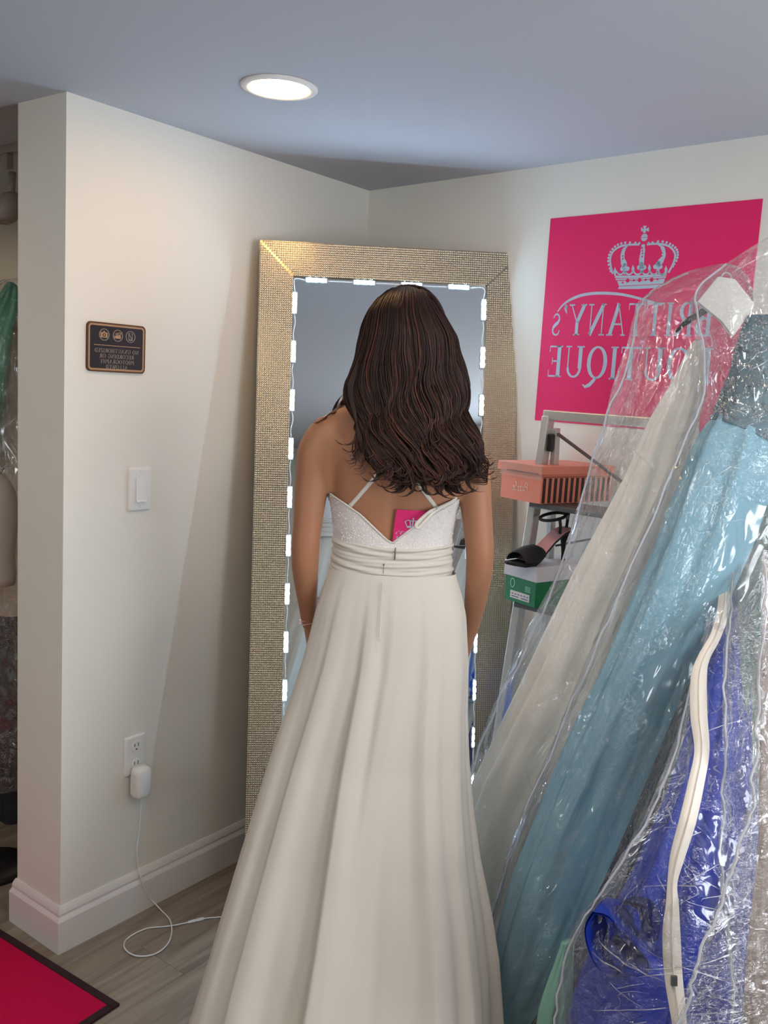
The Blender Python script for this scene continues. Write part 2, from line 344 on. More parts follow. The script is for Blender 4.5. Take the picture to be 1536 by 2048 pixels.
# outlet and adapter
yo, zo = -.929, .484
t = thing('wall_outlet', 'white double wall outlet low on the left wall with an adapter in its lower socket', 'outlet', (0, yo, zo))
plate(yo, zo, .072, .116, 'cover_plate', t)
for s in (1, -1):
    k = obj('socket', disc_lathe((.007, yo, zo+s*.0265), Y, Z, X, [(.0165, 0), (.0165, .002), (.0155, .003), (.001, .003)], 24), 'switch_white', t, False)
    for dy, dz, hh in ((-.0062, .005, .0042), (.0062, .005, .005)): obj('slot', box((.0098, yo+dy-.0012, zo+s*.0265+dz-hh), (.0103, yo+dy+.0012, zo+s*.0265+dz+hh)), 'dark_slot', k)
    obj('slot', disc_lathe((.0098, yo, zo+s*.0265-.0075), Y, Z, X, [(.0026, 0), (.0026, .0005)], 10), 'dark_slot', k)
ya, za = yo+.004, .410
t = thing('power_adapter', 'white ribbed plug-in power adapter with its cord trailing to the floor', 'adapter', (.012, ya, za))
R = []
for x, hw, hh in ((.011, .024, .043), (.016, .027, .046), (.036, .0265, .045), (.044, .024, .042), (.048, .017, .035)):
    a = np.arange(28)*2*PI/28; e = lambda c: np.sign(c)*np.abs(c)**.45
    R.append(np.stack([np.full(28, x), ya+hw*e(np.cos(a)), za+hh*e(np.sin(a))], 1))
obj('body', rings(R), 'switch_white', t, True)
for k in range(11): obj('rib', box((.018, ya-.0282, za-.03+k*.0058), (.040, ya-.0255, za-.0275+k*.0058)), 'switch_white', t)
P = [on_plane(u, v, X, .012) for u, v in [(275, 1577), (281, 1610), (279, 1660), (274, 1700), (276, 1730)]]; P[0] = np.array([.026, P[0][1], za-.043]); P[1][0] = .016
P += [on_plane(u, v, X, .0195) for u, v in [(281, 1752), (291, 1782), (303, 1799)]]; P[-1][2] = max(P[-1][2], .006)
for u, v in [(322, 1820), (338, 1837), (343, 1852), (343, 1868), (337, 1885), (322, 1901), (300, 1911), (275, 1912), (257, 1905), (248, 1893), (252, 1880), (268, 1868), (290, 1858), (306, 1855), (330, 1853), (352, 1850), (375, 1845)]: P.append(on_plane(u, v, Z, .0035))
obj('cord', tube(smooth_path(P, 160), .0019, 8), 'clear_white', t, True)
e0, e1 = on_plane(375, 1845, Z, .004), on_plane(408, 1837, Z, .004); dv = (e1-e0)
obj('connector', tube([e0+dv*k for k in (0, .1, .45, .5, .55, .6, .95, 1.)], [.0022, .004, .0046, .0036, .0036, .0048, .0044, .0024], 12), 'clear_white', t, True)
P2 = [e1, on_plane(425, 1835, Z, .003), on_plane(440, 1834, Z, .003), np.array([.32, -.62, .003]), np.array([.34, -.60, .02])]
obj('lamp_cord', tube(smooth_path(P2, 40), .0019, 8), 'clear_white', t, True)
# ---- stroke lettering
def ribbon(P, w):
    P = np.asarray(P, float); n = len(P); w = np.broadcast_to(np.asarray(w, float), (n,)); T = np.gradient(P, axis=0); T /= np.linalg.norm(T, axis=1)[:, None]+1e-9
    N_ = np.stack([-T[:, 1], T[:, 0]], 1); a = P+N_*w[:, None]/2; b = P-N_*w[:, None]/2
    return [[tuple(a[i]), tuple(b[i]), tuple(b[i+1]), tuple(a[i+1])] for i in range(n-1)]
def rect(x0, y0, x1, y1): return [[(x0, y0), (x1, y0), (x1, y1), (x0, y1)]]
TK, TN, SF = .17, .055, .045
def stem(x, w=TK, y0=0., y1=1., s=.075): return rect(x-w/2, y0, x+w/2, y1)+rect(x-w/2-s, y0, x+w/2+s, y0+SF)+rect(x-w/2-s, y1-SF, x+w/2+s, y1)
def arc(cx, cy, rx, ry, a0, a1, wh=TK, wv=TN, n=18):        # thick where the stroke runs upright
    a = np.linspace(math.radians(a0), math.radians(a1), n); return ribbon(np.stack([cx+rx*np.cos(a), cy+ry*np.sin(a)], 1), wv+(wh-wv)*np.abs(np.cos(a))**1.3)
def glyph(c):
    if c == 'I': return stem(.2), .4
    if c == 'T': return stem(.42)+rect(.0, .945, .84, 1.)+rect(0, .8, .035, 1)+rect(.805, .8, .84, 1), .84
    if c == 'E': return stem(.2)+rect(.2, .945, .66, 1)+rect(.2, 0, .68, .055)+rect(.2, .48, .52, .535)+rect(.625, .8, .66, 1)+rect(.645, 0, .68, .22)+rect(.49, .4, .525, .62), .72
    if c == 'L': return stem(.2)+rect(.2, 0, .66, .055)+rect(.625, 0, .66, .22), .7
    if c == 'H': return stem(.2)+stem(.76)+rect(.2, .48, .76, .535), .96
    if c == 'U': return rect(.12, .3, .29, 1)+rect(.03, .955, .38, 1)+rect(.73, .3, .785, 1)+rect(.62, .955, .89, 1)+arc(.47, .32, .285, .29, 180, 360, .11), .92
    if c == 'O': return arc(.46, .5, .37, .475, 0, 360, n=40), .92
    if c == 'Q': return arc(.46, .5, .37, .475, 0, 360, n=40)+ribbon([(.42, .05), (.55, -.06), (.72, -.2), (.92, -.27), (1.04, -.2)], [.05, .12, .13, .09, .03]), .95
    if c == 'C': return arc(.46, .5, .37, .475, 45, 315, n=30)+rect(.70, .68, .74, .95)+rect(.70, .05, .74, .3), .84
    if c == 'G': return arc(.46, .5, .37, .475, 45, 315, n=30)+rect(.70, .68, .74, .95)+rect(.64, .05, .81, .45)+rect(.56, .41, .89, .45), .94
    if c == 'D': return stem(.2)+arc(.3, .5, .47, .472, -90, 90)+rect(.2, .945, .32, 1)+rect(.2, 0, .32, .055), .9
    if c == 'B': return stem(.2)+arc(.36, .75, .26, .225, -90, 90)+arc(.38, .27, .3, .245, -90, 90)+rect(.2, .945, .37, 1)+rect(.2, 0, .4, .055)+rect(.2, .49, .4, .545), .78
    if c == 'P': return stem(.2)+arc(.36, .72, .27, .255, -90, 90)+rect(.2, .945, .37, 1)+rect(.2, .44, .37, .495), .72
    if c == 'R': return stem(.2)+arc(.36, .74, .26, .235, -90, 90)+rect(.2, .945, .37, 1)+rect(.2, .48, .38, .535)+ribbon([(.4, .5), (.78, .03)], [TK, TK*.95])+rect(.68, 0, .92, SF), .88
    if c == 'A': return ribbon([(.1, .02), (.45, 1.0)], TN)+ribbon([(.43, 1.0), (.8, .02)], TK)+rect(.24, .33, .64, .385)+rect(0, 0, .23, SF)+rect(.64, 0, .98, SF), .98
    if c == 'N': return rect(.15, 0, .205, 1)+rect(.78, 0, .835, 1)+ribbon([(.17, .98), (.82, .02)], TK)+rect(.03, 0, .32, SF)+rect(.02, .955, .24, 1)+rect(.67, .955, .96, 1), .98
    if c == 'Y': return ribbon([(.14, .98), (.48, .42)], TK)+ribbon([(.84, .98), (.5, .42)], TN)+rect(.4, 0, .57, .46)+rect(.31, 0, .66, SF)+rect(.0, .955, .32, 1)+rect(.68, .955, .98, 1), .95
    if c == 'W': return ribbon([(.1, .98), (.38, .02)], TK)+ribbon([(.64, .98), (.40, .02)], TN)+ribbon([(.6, .98), (.88, .02)], TK)+ribbon([(1.16, .98), (.9, .02)], TN)+rect(0, .955, .26, 1)+rect(1.02, .955, 1.26, 1), 1.26
    if c == 'Z': return ribbon([(.72, .97), (.1, .03)], TK)+rect(.06, .945, .76, 1)+rect(.04, 0, .76, .055)+rect(.06, .8, .1, 1)+rect(.72, 0, .76, .22), .82
    if c == 's':
        q = [(.42, .56), (.36, .655), (.24, .69), (.12, .63), (.09, .53), (.16, .42), (.3, .34), (.41, .25), (.43, .14), (.36, .045), (.22, .01), (.1, .06), (.05, .17)]
        return ribbon(smooth_path(q, 36), np.interp(np.linspace(0, 1, 36), [0, .25, .5, .75, 1], [.05, .06, .13, .06, .05])), .5
    if c == '\u2019': return ribbon([(.13, .97), (.16, .86), (.06, .70)], [.15, .13, .03])+arc(.13, .92, .03, .03, 0, 360, .09, .09, 10), .28
    return [], .42
def text2d(s, width, height, gap=.09):
    P, x = [], 0.
    for c in s:
        g, w_ = glyph(c); P += [[(p[0]+x, p[1]) for p in q] for q in g]; x += w_+gap
    x -= gap; return [[(p[0]/x*width, p[1]*height) for p in q] for q in P]
def flat_print(polys, f):                                    # list of 2D polygons through f(x, y) -> 3D
    V, Fc = [], []
    for q in polys:
        k = len(V); V += [f(*p) for p in q]; Fc.append(tuple(range(k, k+len(q))))
    return np.array(V), Fc
# black sign, lettering reversed as it stands in the picture
sy0, sy1, sz0, sz1 = -1.1025, -.9225, 1.5495, 1.6735
t = thing('wall_sign', 'small black plaque with gold border, three icons and reversed lettering', 'sign', (0, (sy0+sy1)/2, (sz0+sz1)/2))
def rrect(y0, z0, y1, z1, r, n=6):
    out = []
    for cy, cz, a0 in ((y1-r, z1-r, 0), (y0+r, z1-r, PI/2), (y0+r, z0+r, PI), (y1-r, z0+r, 1.5*PI)):
        for k in range(n): a = a0+PI/2*k/(n-1); out.append((cy+r*math.cos(a), cz+r*math.sin(a)))
    return out
obj('plaque', prism(rrect(sy0, sz0, sy1, sz1, .012), (0, 0, 0), Y, Z, X, .0, .0040), 'sign_black', t)
def frame_ring(i0, i1, r0, r1, x0, x1):
    a = rrect(sy0+i0, sz0+i0, sy1-i0, sz1-i0, r0); b = rrect(sy0+i1, sz0+i1, sy1-i1, sz1-i1, r1)
    R = [np.array([(x, *p) for p in q]) for q, x in ((a, x0), (a, x1), (b, x1), (b, x0))]; return rings(R, cap=False)
obj('outer_border', frame_ring(0, .004, .012, .009, .0038, .0052), 'sign_brown', t)
obj('gold_border', frame_ring(.004, .0085, .009, .006, .0038, .0050), 'sign_gold', t)
SW, SH = sy1-sy0, sz1-sz0
def sg(x, y, d=.0044): return (d, sy1-x*SW, sz0+y*SH)        # x runs from the reader's left = right-hand edge here
for k, (s, xa, xb, yy) in enumerate((('NO UNAUTHORIZED', .115, .875, .395), ('RECORDING OR', .20, .79, .285), ('PHOTOGRAPHY', .195, .785, .175), ('ALLOWED', .305, .685, .068))):
    obj('lettering', flat_print(text2d(s, xb-xa, .082), lambda x, y: sg(xa+x, yy+y)), 'sign_text', t)
obj('rule', flat_print(rect(.09, .535, .885, .548), sg), 'sign_gold', t)
def el(cx, cy, r, w_, a0=0, a1=360, n=40): return [[(p[0], p[1]) for p in q] for q in (lambda A: ribbon(np.stack([cx+r*np.cos(A)*SH/SW, cy+r*np.sin(A)], 1), w_))(np.radians(np.linspace(a0, a1, n)))]
ics = []
for cx in (.265, .485, .715): ics += el(cx, .755, .115, .012)
obj('icon_ring', flat_print(ics, sg), 'sign_text', t)
obj('phone_icon', flat_print(ribbon([(.235, .68), (.235, .83), (.295, .83), (.295, .68), (.235, .68)], .012)+ribbon([(.235, .69), (.30, .83)], .012)+rect(.235, .68, .295, .70), sg), 'sign_text', t)
obj('camcorder_icon', flat_print(rect(.435, .695, .52, .755)+[[(.52, .71), (.545, .695), (.545, .76), (.52, .74)]]+el(.462, .79, .03, .012)+el(.505, .785, .022, .012)+ribbon([(.41, .83), (.46, .77)], .012), sg), 'sign_gold', t)
obj('camera_icon', flat_print(rect(.66, .695, .775, .80)+rect(.70, .80, .735, .825), sg), 'sign_gold', t)
obj('camera_lens', flat_print(el(.717, .747, .030, .014), lambda x, y: sg(x, y, .0048)), 'sign_black', t)

# ------------------------------------------------------------------ pink poster on the right wall
PS0, PS1, PZ0, PZ1 = .7365, 1.3381, 1.479, 2.052
def pw(s, z, d=.002): return RD*s+Z*z+RN*d
t = thing('shop_poster', 'bright pink poster with a pale blue crown and reversed lettering on the right wall', 'poster', pw((PS0+PS1)/2, PZ0))
obj('sheet', fbox((0, 0, 0), RD, Z, RN, (PS0, PZ0, .0005), (PS1, PZ1, .0022)), 'poster_pink', t)
def ppx(u, v):                                              # photo position on the poster -> its (s, z)
    p = on_plane(u, v, RN, .003); return float(p@RD), float(p[2])
def pz5(x, y): return ppx(1040+x*496/1536., 380+y*500/1548.)
def pz6(x, y): return ppx(1180+x*356/1536., 440+y*460/1985.)
def pprint(polys, d=.0026): return flat_print(polys, lambda s, z: pw(s, z, d))
sa, za_ = ppx(1102, 671); sb, _ = ppx(1266, 668); zt_ = ppx(1180, 608)[1]; zb_ = ppx(1180, 671)[1]
def line(s, send, zb, h, width): return [[(send+width-p[0], zb+p[1]) for p in q] for q in text2d(s, width, h)]
W1 = 2*(1.008-sa); obj('lettering', pprint(line('BRITTANY\u2019s', sa, zb_, zt_-zb_, W1)), 'poster_blue', t)
s2_ = ppx(1093, 756)[0]; z2t, z2b = ppx(1160, 692)[1], ppx(1160, 756)[1]
obj('lettering', pprint(line('BOUTIQUE', s2_, z2b, z2t-z2b, 2*(1.012-s2_))), 'poster_blue', t)
sw = [pz5(*q) for q in ((232, 755), (262, 715), (310, 680), (380, 652), (460, 640), (560, 640), (660, 652), (770, 680), (880, 712))]
obj('swoosh', pprint(ribbon(smooth_path(sw, 40), np.interp(np.linspace(0, 1, 40), [0, .3, .6, 1], [.003, .008, .008, .005]))), 'poster_blue', t)
# crown
cr = []
def c6(pts, w_): cr.extend(ribbon(smooth_path([pz6(*p) for p in pts], 4*len(pts)), w_))
def dot6(x, y, r, n=12):
    s, z = pz6(x, y); return [[(s+r*math.cos(2*PI*k/n), z+r*math.sin(2*PI*k/n)) for k in range(n)]]
cr += [[pz6(*p) for p in ((240, 595), (250, 570), (430, 560), (610, 552), (640, 550), (590, 585), (420, 595))]]
cr += [[pz6(*p) for p in ((232, 525), (250, 570), (430, 560), (630, 552), (650, 502), (440, 515))]]
c6([(215, 490), (430, 488), (660, 470)], .0065); c6([(222, 512), (435, 508), (655, 492)], .004)
c6([(195, 465), (180, 400), (175, 330), (205, 265), (270, 225), (360, 212), (425, 212)], .0052)     # left outer arch
c6([(675, 455), (715, 380), (735, 300), (700, 240), (640, 212), (560, 205), (490, 212)], .0052)
c6([(300, 400), (280, 330), (290, 260), (330, 215)], [.016]*4+[.012]*4+[.010]*4+[.005]*4)
c6([(585, 390), (630, 320), (630, 250), (590, 208)], [.016]*4+[.012]*4+[.010]*4+[.005]*4)
c6([(445, 420), (445, 340), (455, 270), (458, 210)], [.0145]*4+[.0145]*4+[.013]*4+[.010]*4)
for k in range(15):
    a = k/14.; i = smooth_path([(178, 440), (158, 360), (172, 285), (225, 222), (310, 195), (425, 200)], 15)[k]; cr += dot6(i[0], i[1], .0034)
    i = smooth_path([(715, 400), (752, 330), (752, 265), (705, 215), (620, 185), (505, 200)], 15)[k]; cr += dot6(i[0], i[1], .0034)
for x, y in ((300, 415), (445, 405), (585, 398)):           # trefoils
    for dx, dy in ((-22, 5), (22, 5), (0, -22)): cr += dot6(x+dx, y+dy, .0062)
    cr += [[pz6(x-12, y), pz6(x+12, y), pz6(x+14, y+55), pz6(x-14, y+55)]]
for x, y in ((215, 440), (370, 420), (512, 412), (655, 425)): cr += [[pz6(x, y-35), pz6(x+13, y), pz6(x+6, y+40), pz6(x-6, y+40), pz6(x-13, y)]]
for x0 in (225, 300, 375, 445, 515, 585): c6([(x0, 440), (x0+20, 466), (x0+50, 466), (x0+70, 436)], .0042)
cr += dot6(468, 150, .0098, 20)
for q in (((455, 110), (482, 110), (476, 80), (462, 80)), ((462, 80), (440, 62), (440, 100), (462, 90)), ((476, 80), (508, 62), (508, 100), (476, 90)), ((458, 50), (488, 50), (478, 80), (464, 80))): cr += [[pz6(*p) for p in q]]
cr = [q for q in cr]
obj('crown', pprint(cr), 'poster_blue', t)
jew = []
for x, y, r in ((282, 540, .003), (325, 523, .0055), (378, 521, .003), (428, 518, .0055), (480, 516, .003), (532, 516, .0055), (583, 512, .003), (282, 310, .0022), (283, 335, .0022), (450, 240, .0022), (452, 265, .0022), (452, 290, .0022), (450, 315, .0022), (622, 285, .0022), (618, 310, .0022)): jew += dot6(x, y, r)
jew += ribbon([pz6(432, 160), pz6(468, 150), pz6(505, 146)], .0012)+ribbon([pz6(225, 523), pz6(435, 520), pz6(652, 502)], .0014)+ribbon([pz6(245, 572), pz6(430, 562), pz6(635, 552)], .0014)
obj('crown_jewels', pprint(jew, .003), 'poster_pink', t, kind='stuff')

# ------------------------------------------------------------------ the leaning mirror
MA = np.array([.0459, -.5523, 1.9516]); MD = np.array([.7431, .6689, .0186]); MD /= np.linalg.norm(MD)
MN = np.array([.6616, -.7386, .1293]); MN -= MD*(MN@MD); MN /= np.linalg.norm(MN); MW = np.cross(MN, MD); MW *= -np.sign(MW[2]); MWID, MLEN, FW = .7693, 1.966, .098
def mp(a, b, c=0.): return MA+MD*a+MW*b+MN*c
t = thing('floor_mirror', 'tall mirror in a wide studded champagne metal frame leaning in the corner', 'mirror', mp(MWID/2, MLEN, -.03))
obj('glass', fbox(MA, MD, MW, MN, (FW-.01, FW-.01, -.022), (MWID-FW+.01, MLEN-FW+.01, -.012)), 'mirror_glass', t)
obj('backing', fbox(MA, MD, MW, MN, (.01, .01, -.032), (MWID-.01, MLEN-.01, -.023)), 'frame_edge', t)
def rail(poly, along, inside):
    r = obj('frame_rail', prism(poly, MA, MD, MW, MN, -.03, 0.), 'champagne', t)
    pitch = .0065; V, Fc = [], []; p = np.array(poly); lo, hi = p.min(0), p.max(0)
    nx, ny = int((hi[0]-lo[0])/pitch), int((hi[1]-lo[1])/pitch); ox = lo[0]+((hi[0]-lo[0])-nx*pitch)/2; oy = lo[1]+((hi[1]-lo[1])-ny*pitch)/2
    g = pitch*.46; tp = pitch*.16
    for i in range(nx):
        for j in range(ny):
            a, b = ox+(i+.5)*pitch, oy+(j+.5)*pitch
            if not inside(a, b): continue
            k = len(V)
            for dx, dy in ((-g, -g), (g, -g), (g, g), (-g, g)): V.append(mp(a+dx, b+dy, 0.))
            V.append(mp(a, b, .0026)); Fc += [(k+q, k+(q+1) % 4, k+4) for q in range(4)]
    obj('stud_pattern', (np.array(V), Fc), 'champagne', r, True, kind='stuff')
m_ = .0035
rail([(0, 0), (MWID, 0), (MWID-FW, FW), (FW, FW)], 0, lambda a, b: a > b+m_ and MWID-a > b+m_)
rail([(0, MLEN), (FW, MLEN-FW), (MWID-FW, MLEN-FW), (MWID, MLEN)], 0, lambda a, b: a > (MLEN-b)+m_ and MWID-a > (MLEN-b)+m_)
rail([(0, 0), (FW, FW), (FW, MLEN-FW), (0, MLEN)], 1, lambda a, b: b > a+m_ and MLEN-b > a+m_)
rail([(MWID, 0), (MWID, MLEN), (MWID-FW, MLEN-FW), (MWID-FW, FW)], 1, lambda a, b: b > MWID-a+m_ and MLEN-b > MWID-a+m_)
# string of light modules
t = thing('light_string', 'string of white three-lamp modules glowing round the inner edge of the mirror', 'lights', mp(.105, .105))
mods = [(.166+.1403*k, .107, 0) for k in range(4)] + [(.1045, .176+.1418*k, 1) for k in range(12)] + [(.664+.0008*k, .1705+.1418*k, 1) for k in range(12)]
mesh_cache = {}
for k, (a, b, ver) in enumerate(mods):
    c = mp(a, b, -.012)
    ax, ay = (MW, -MD) if ver else (MD, MW)
    if ver not in mesh_cache:
        h = obj('light_module', fbox(c, ax, ay, MN, (-.033, -.0075, 0), (.033, .0075, .007), .002), 'led_housing', t)
        ls = [obj('lamp_lens', disc_lathe(c+ax*s*.0203+MN*.007, ax, ay, MN, [(.0058, 0), (.0058, .001), (.005, .0030), (.0028, .0042), (.0005, .0045)], 14), 'led_lens', h, True) for s in (-1, 0, 1)]
        mesh_cache[ver] = (h, ls, c)
    else:
        h0, ls0, c0 = mesh_cache[ver]; d = Vector(c-c0); h = dup(h0, h0.location+d, t)
        for l in ls0: dup(l, l.location+d, h)
def wire(p, q, seed):
    P = [np.array(p)]; r_ = random.Random(seed)
    a = r_.uniform(-.004, .004)
    for f in (.3, .7): P.append(np.array(p)*(1-f)+np.array(q)*f+np.array([a if f < .5 else -a*.6, 0]) if abs(p[0]-q[0]) < .03 else np.array(p)*(1-f)+np.array(q)*f+np.array([0, a*.5]))
    P.append(np.array(q)); return tube([mp(*z, -.009) for z in smooth_path(P, 14)], .0014, 6)
ws = []
cl_ = [m for m in mods if m[2] and m[0] < .3]; cr_ = [m for m in mods if m[2] and m[0] > .3]; ct = [m for m in mods if not m[2]]
for L_ in (cl_, cr_):
    for i in range(len(L_)-1): ws.append(wire((L_[i][0], L_[i][1]+.033), (L_[i+1][0], L_[i+1][1]-.033), i))
for i in range(3): ws.append(wire((ct[i][0]+.033, ct[i][1]), (ct[i+1][0]-.033, ct[i+1][1]), i+40))
ws.append(tube([mp(*z, -.009) for z in smooth_path([(.133, .107), (.108, .104), (.101, .112), (.1045, .143)], 16)], .0014, 6))
ws.append(tube([mp(*z, -.009) for z in smooth_path([(.620, .107), (.655, .104), (.667, .112), (.664, .137)], 16)], .0014, 6))
for g_ in ws: obj('wire', g_, 'clear_white', t, True)

# ------------------------------------------------------------------ the woman in the white gown
WO = np.array([.9033, -.9882, 0.]); EX = np.array([.8024, .5968, 0.]); EY = np.array([-.5968, .8024, 0.])   # her right-hand side of the picture, and the way she faces
def bw(x, y, z): return WO+EX*x+EY*y+Z*z
def bwa(A): A = np.asarray(A, float); return WO+A[:, :1]*EX+A[:, 1:2]*EY+A[:, 2:3]*Z
# torso sections: z, centre x, half width, y front, y back
TS = np.array([(.80, -.004, .150, .085, -.100), (.90, -.004, .160, .090, -.110), (1.00, -.004, .156, .095, -.112), (1.10, -.002, .134, .090, -.092), (1.17, -.002, .118, .085, -.072), (1.22, -.002, .113, .090, -.072), (1.27, -.003, .1185, .105, -.080), (1.31, -.004, .125, .118, -.088),
               (1.345, -.004, .136, .118, -.094), (1.385, -.006, .146, .105, -.099), (1.42, -.010, .152, .085, -.101), (1.452, -.014, .148, .066, -.097), (1.475, -.015, .126, .052, -.088), (1.493, -.012, .096, .044, -.075), (1.510, -.006, .066, .042, -.060), (1.53, -.002, .052, .045, -.047), (1.56, .002, .048, .052, -.040), (1.60, .004, .047, .058, -.036)])
def tsec(z): return [np.interp(z, TS[:, 0], TS[:, k]) for k in (1, 2, 3, 4)]
def back_y(x, z, off=0.):
    cx, hw, f, b = tsec(z); u = min(abs(x-cx)/hw, .985); return (f+b)/2*0 + b*(1-u**2.4)**(1/2.4)-off
def tring(z, off=0., n=64, e=2.4):
    cx, hw, f, b = tsec(z); a = np.arange(n)*2*PI/n; c, s = np.cos(a), np.sin(a)
    pw_ = lambda q: np.sign(q)*np.abs(q)**(2/e)
    yy = np.where(s > 0, (f+off)*pw_(s), (-b+off)*pw_(s))
    return np.stack([cx+(hw+off)*pw_(c), yy, np.full(n, z)], 1)
R = []
for z in np.linspace(.80, 1.60, 70):
    r = tring(z)
    bk = r[:, 1] < 0; x = r[:, 0]
    sp = np.exp(-((x)/.012)**2)*.0045*np.clip((z-1.15)/.1, 0, 1)*np.clip((1.5-z)/.06, 0, 1)              # spine furrow
    sc = (np.exp(-((np.abs(x+.006)-.075)/.034)**2))*np.exp(-((z-1.395)/.05)**2)*.007                      # shoulder blades
    sc2 = np.exp(-((np.abs(x+.006)-.105)/.02)**2)*np.exp(-((z-1.345)/.05)**2)*.004
    r[bk, 1] += (sp-sc-sc2)[bk]; R.append(bwa(r))
parts = [rings(R)]
def limb(P, r, n=40, sides=18): q = smooth_path(P, n); return tube(bwa(q), np.interp(np.linspace(0, 1, n), np.linspace(0, 1, len(r)), r), sides)
armL = [(-.100, -.028, 1.462), (-.138, -.030, 1.452), (-.163, -.030, 1.415), (-.1695, -.030, 1.37), (-.1740, -.030, 1.33), (-.1775, -.030, 1.275), (-.1800, -.028, 1.225), (-.1800, -.018, 1.18), (-.1778, .004, 1.135), (-.1745, .030, 1.085), (-.1700, .055, 1.035)]
radL = [.030, .044, .0425, .0365, .0335, .0300, .0290, .0285, .0250, .0205, .0172]
armR = [(.080, -.028, 1.458), (.112, -.030, 1.447), (.139, -.030, 1.410), (.1535, -.030, 1.37), (.1615, -.030, 1.33), (.1705, -.030, 1.275), (.1775, -.028, 1.225), (.1795, -.018, 1.18), (.1795, .004, 1.135), (.1785, .030, 1.085), (.1760, .055, 1.035)]
radR = [.030, .044, .0425, .0360, .0325, .0300, .0290, .0275, .0250, .0210, .0172]
parts += [limb(armL, radL), limb(armR, radR)]
for s in (-1, 1):                                            # trapezius slopes, armpit folds
    parts.append(limb([(.0, -.035, 1.535), (s*.04-.004, -.045, 1.508), (s*.085-.006, -.04, 1.486), (s*.118-.01, -.033, 1.468)], [.036, .036, .032, .036], 20, 14))
    parts.append(limb([(s*.118-.006, -.045, 1.45), (s*.135-.006, -.042, 1.40), (s*.125-.006, -.03, 1.34)], [.036, .032, .02], 16, 12))
def hand(w0, w1, side):                                      # wrist, knuckles; fingers curl around the skirt front
    w0, w1 = np.array(w0), np.array(w1); d = w1-w0; L_ = np.linalg.norm(d); d /= L_; inn = np.array([-side, .25, 0.]); inn -= d*(inn@d); inn /= np.linalg.norm(inn); fw = np.cross(d, inn); fw *= np.sign(fw[1]+1e-9)
    out = []
    q = [w0-d*.02, w0, w0+d*L_*.5, w1, w1+d*.006]; a = np.arange(16)*2*PI/16
    out.append(rings([bwa(p+np.cos(a)[:, None]*fw*h+np.sin(a)[:, None]*inn*g) for p, h, g in zip(q, (.019, .021, .034, .037, .034), (.015, .0145, .0135, .012, .010))]))
    for k, (o, ln) in enumerate(((.028, .070), (.0095, .078), (-.0095, .073), (-.027, .058))):
        b = w1+fw*o-d*.004; p = [b-d*.02, b, b+d*ln*.45+inn*.006, b+d*ln*.75+inn*.020, b+d*ln*.86+inn*.042]
        out.append(limb(p, [.0085, .0085, .0078, .007, .0056], 14, 10))
    b = w0+d*L_*.3+fw*.026; out.append(limb([b-fw*.012, b+fw*.012+d*.012, b+fw*.024+d*.034+inn*.01, b+fw*.026+d*.056+inn*.02], [.012, .0105, .009, .0068], 12, 10))
    return out
parts += hand((-.1700, .055, 1.035), (-.1630, .095, .965), -1); parts += hand((.1760, .055, 1.035), (.1690, .095, .965), 1)
for s in (-1, 1): parts.append(limb([(s*.075, -.01, .86), (s*.08, -.01, .70), (s*.078, .0, .48), (s*.076, -.01, .30), (s*.074, -.01, .10), (s*.074, .03, .05), (s*.078, .12, .025)], [.085, .078, .056, .05, .034, .036, .022], 40, 16))
# head with a face, bent slightly down towards the mirror
HC = np.array([.004, .022, 1.640]); TIL = math.radians(9)
def hd(x, y, z): c, s = math.cos(TIL), math.sin(TIL); return (HC[0]+x, HC[1]+y*c-(-z)*s*1., HC[2]+z*c-y*s)
parts.append(blob(bw(*hd(0, -.012, .018)), (.071, .088, .092), 28, 20, (EX, EY, Z)))
parts.append(blob(bw(*hd(0, .022, -.045)), (.053, .062, .066), 24, 16, (EX, EY, Z)))
parts.append(blob(bw(*hd(0, .058, -.098)), (.022, .020, .017), 14, 10, (EX, EY, Z)))
parts.append(limb([hd(0, .083, .012), hd(0, .092, -.010), hd(0, .101, -.030), hd(0, .086, -.037)], [.007, .008, .011, .008], 14, 10))
parts.append(limb([hd(-.03, .073, .024), hd(0, .083, .024), hd(.03, .073, .024)], [.009, .010, .009], 10, 8))
for s in (-1, 1):
    parts.append(blob(bw(*hd(s*.034, .056, -.026)), (.020, .017, .02), 12, 8, (EX, EY, Z)))
    parts.append(blob(bw(*hd(s*.070, -.010, -.004)), (.006, .014, .026), 12, 8, (EX, EY, Z)))
parts.append(limb([hd(-.02, .079, -.063), hd(0, .087, -.061), hd(.02, .079, -.063)], [.004, .007, .004], 10, 8))
parts.append(limb([hd(0, -.012, -.05), (.003, .004, 1.545), (0, -.002, 1.50)], [.052, .049, .052], 14, 18))
bv, bf = join(*parts)
wt = thing('person', 'woman with long wavy dark brown hair standing back to camera in a white backless gown', 'person', tuple(WO))
tmp = obj('body_cage', (bv, bf), 'skin')
md = tmp.modifiers.new('r', 'REMESH'); md.mode = 'VOXEL'; md.voxel_size = .0042; md.use_smooth_shade = True
ms = tmp.modifiers.new('s', 'SMOOTH'); ms.factor = .5; ms.iterations = 7
bpy.context.view_layer.update(); dg = bpy.context.evaluated_depsgraph_get()
bme = bpy.data.meshes.new_from_object(tmp.evaluated_get(dg)); bme.name = 'body'
loc = tmp.location.copy(); bpy.data.objects.remove(tmp)
bme.polygons.foreach_set('use_smooth', [True]*len(bme.polygons)); bme.materials.clear(); bme.materials.append(MATS['skin'])
body = bpy.data.objects.new('body', bme); put(body, loc, wt); WP['body'] = Vector(loc)
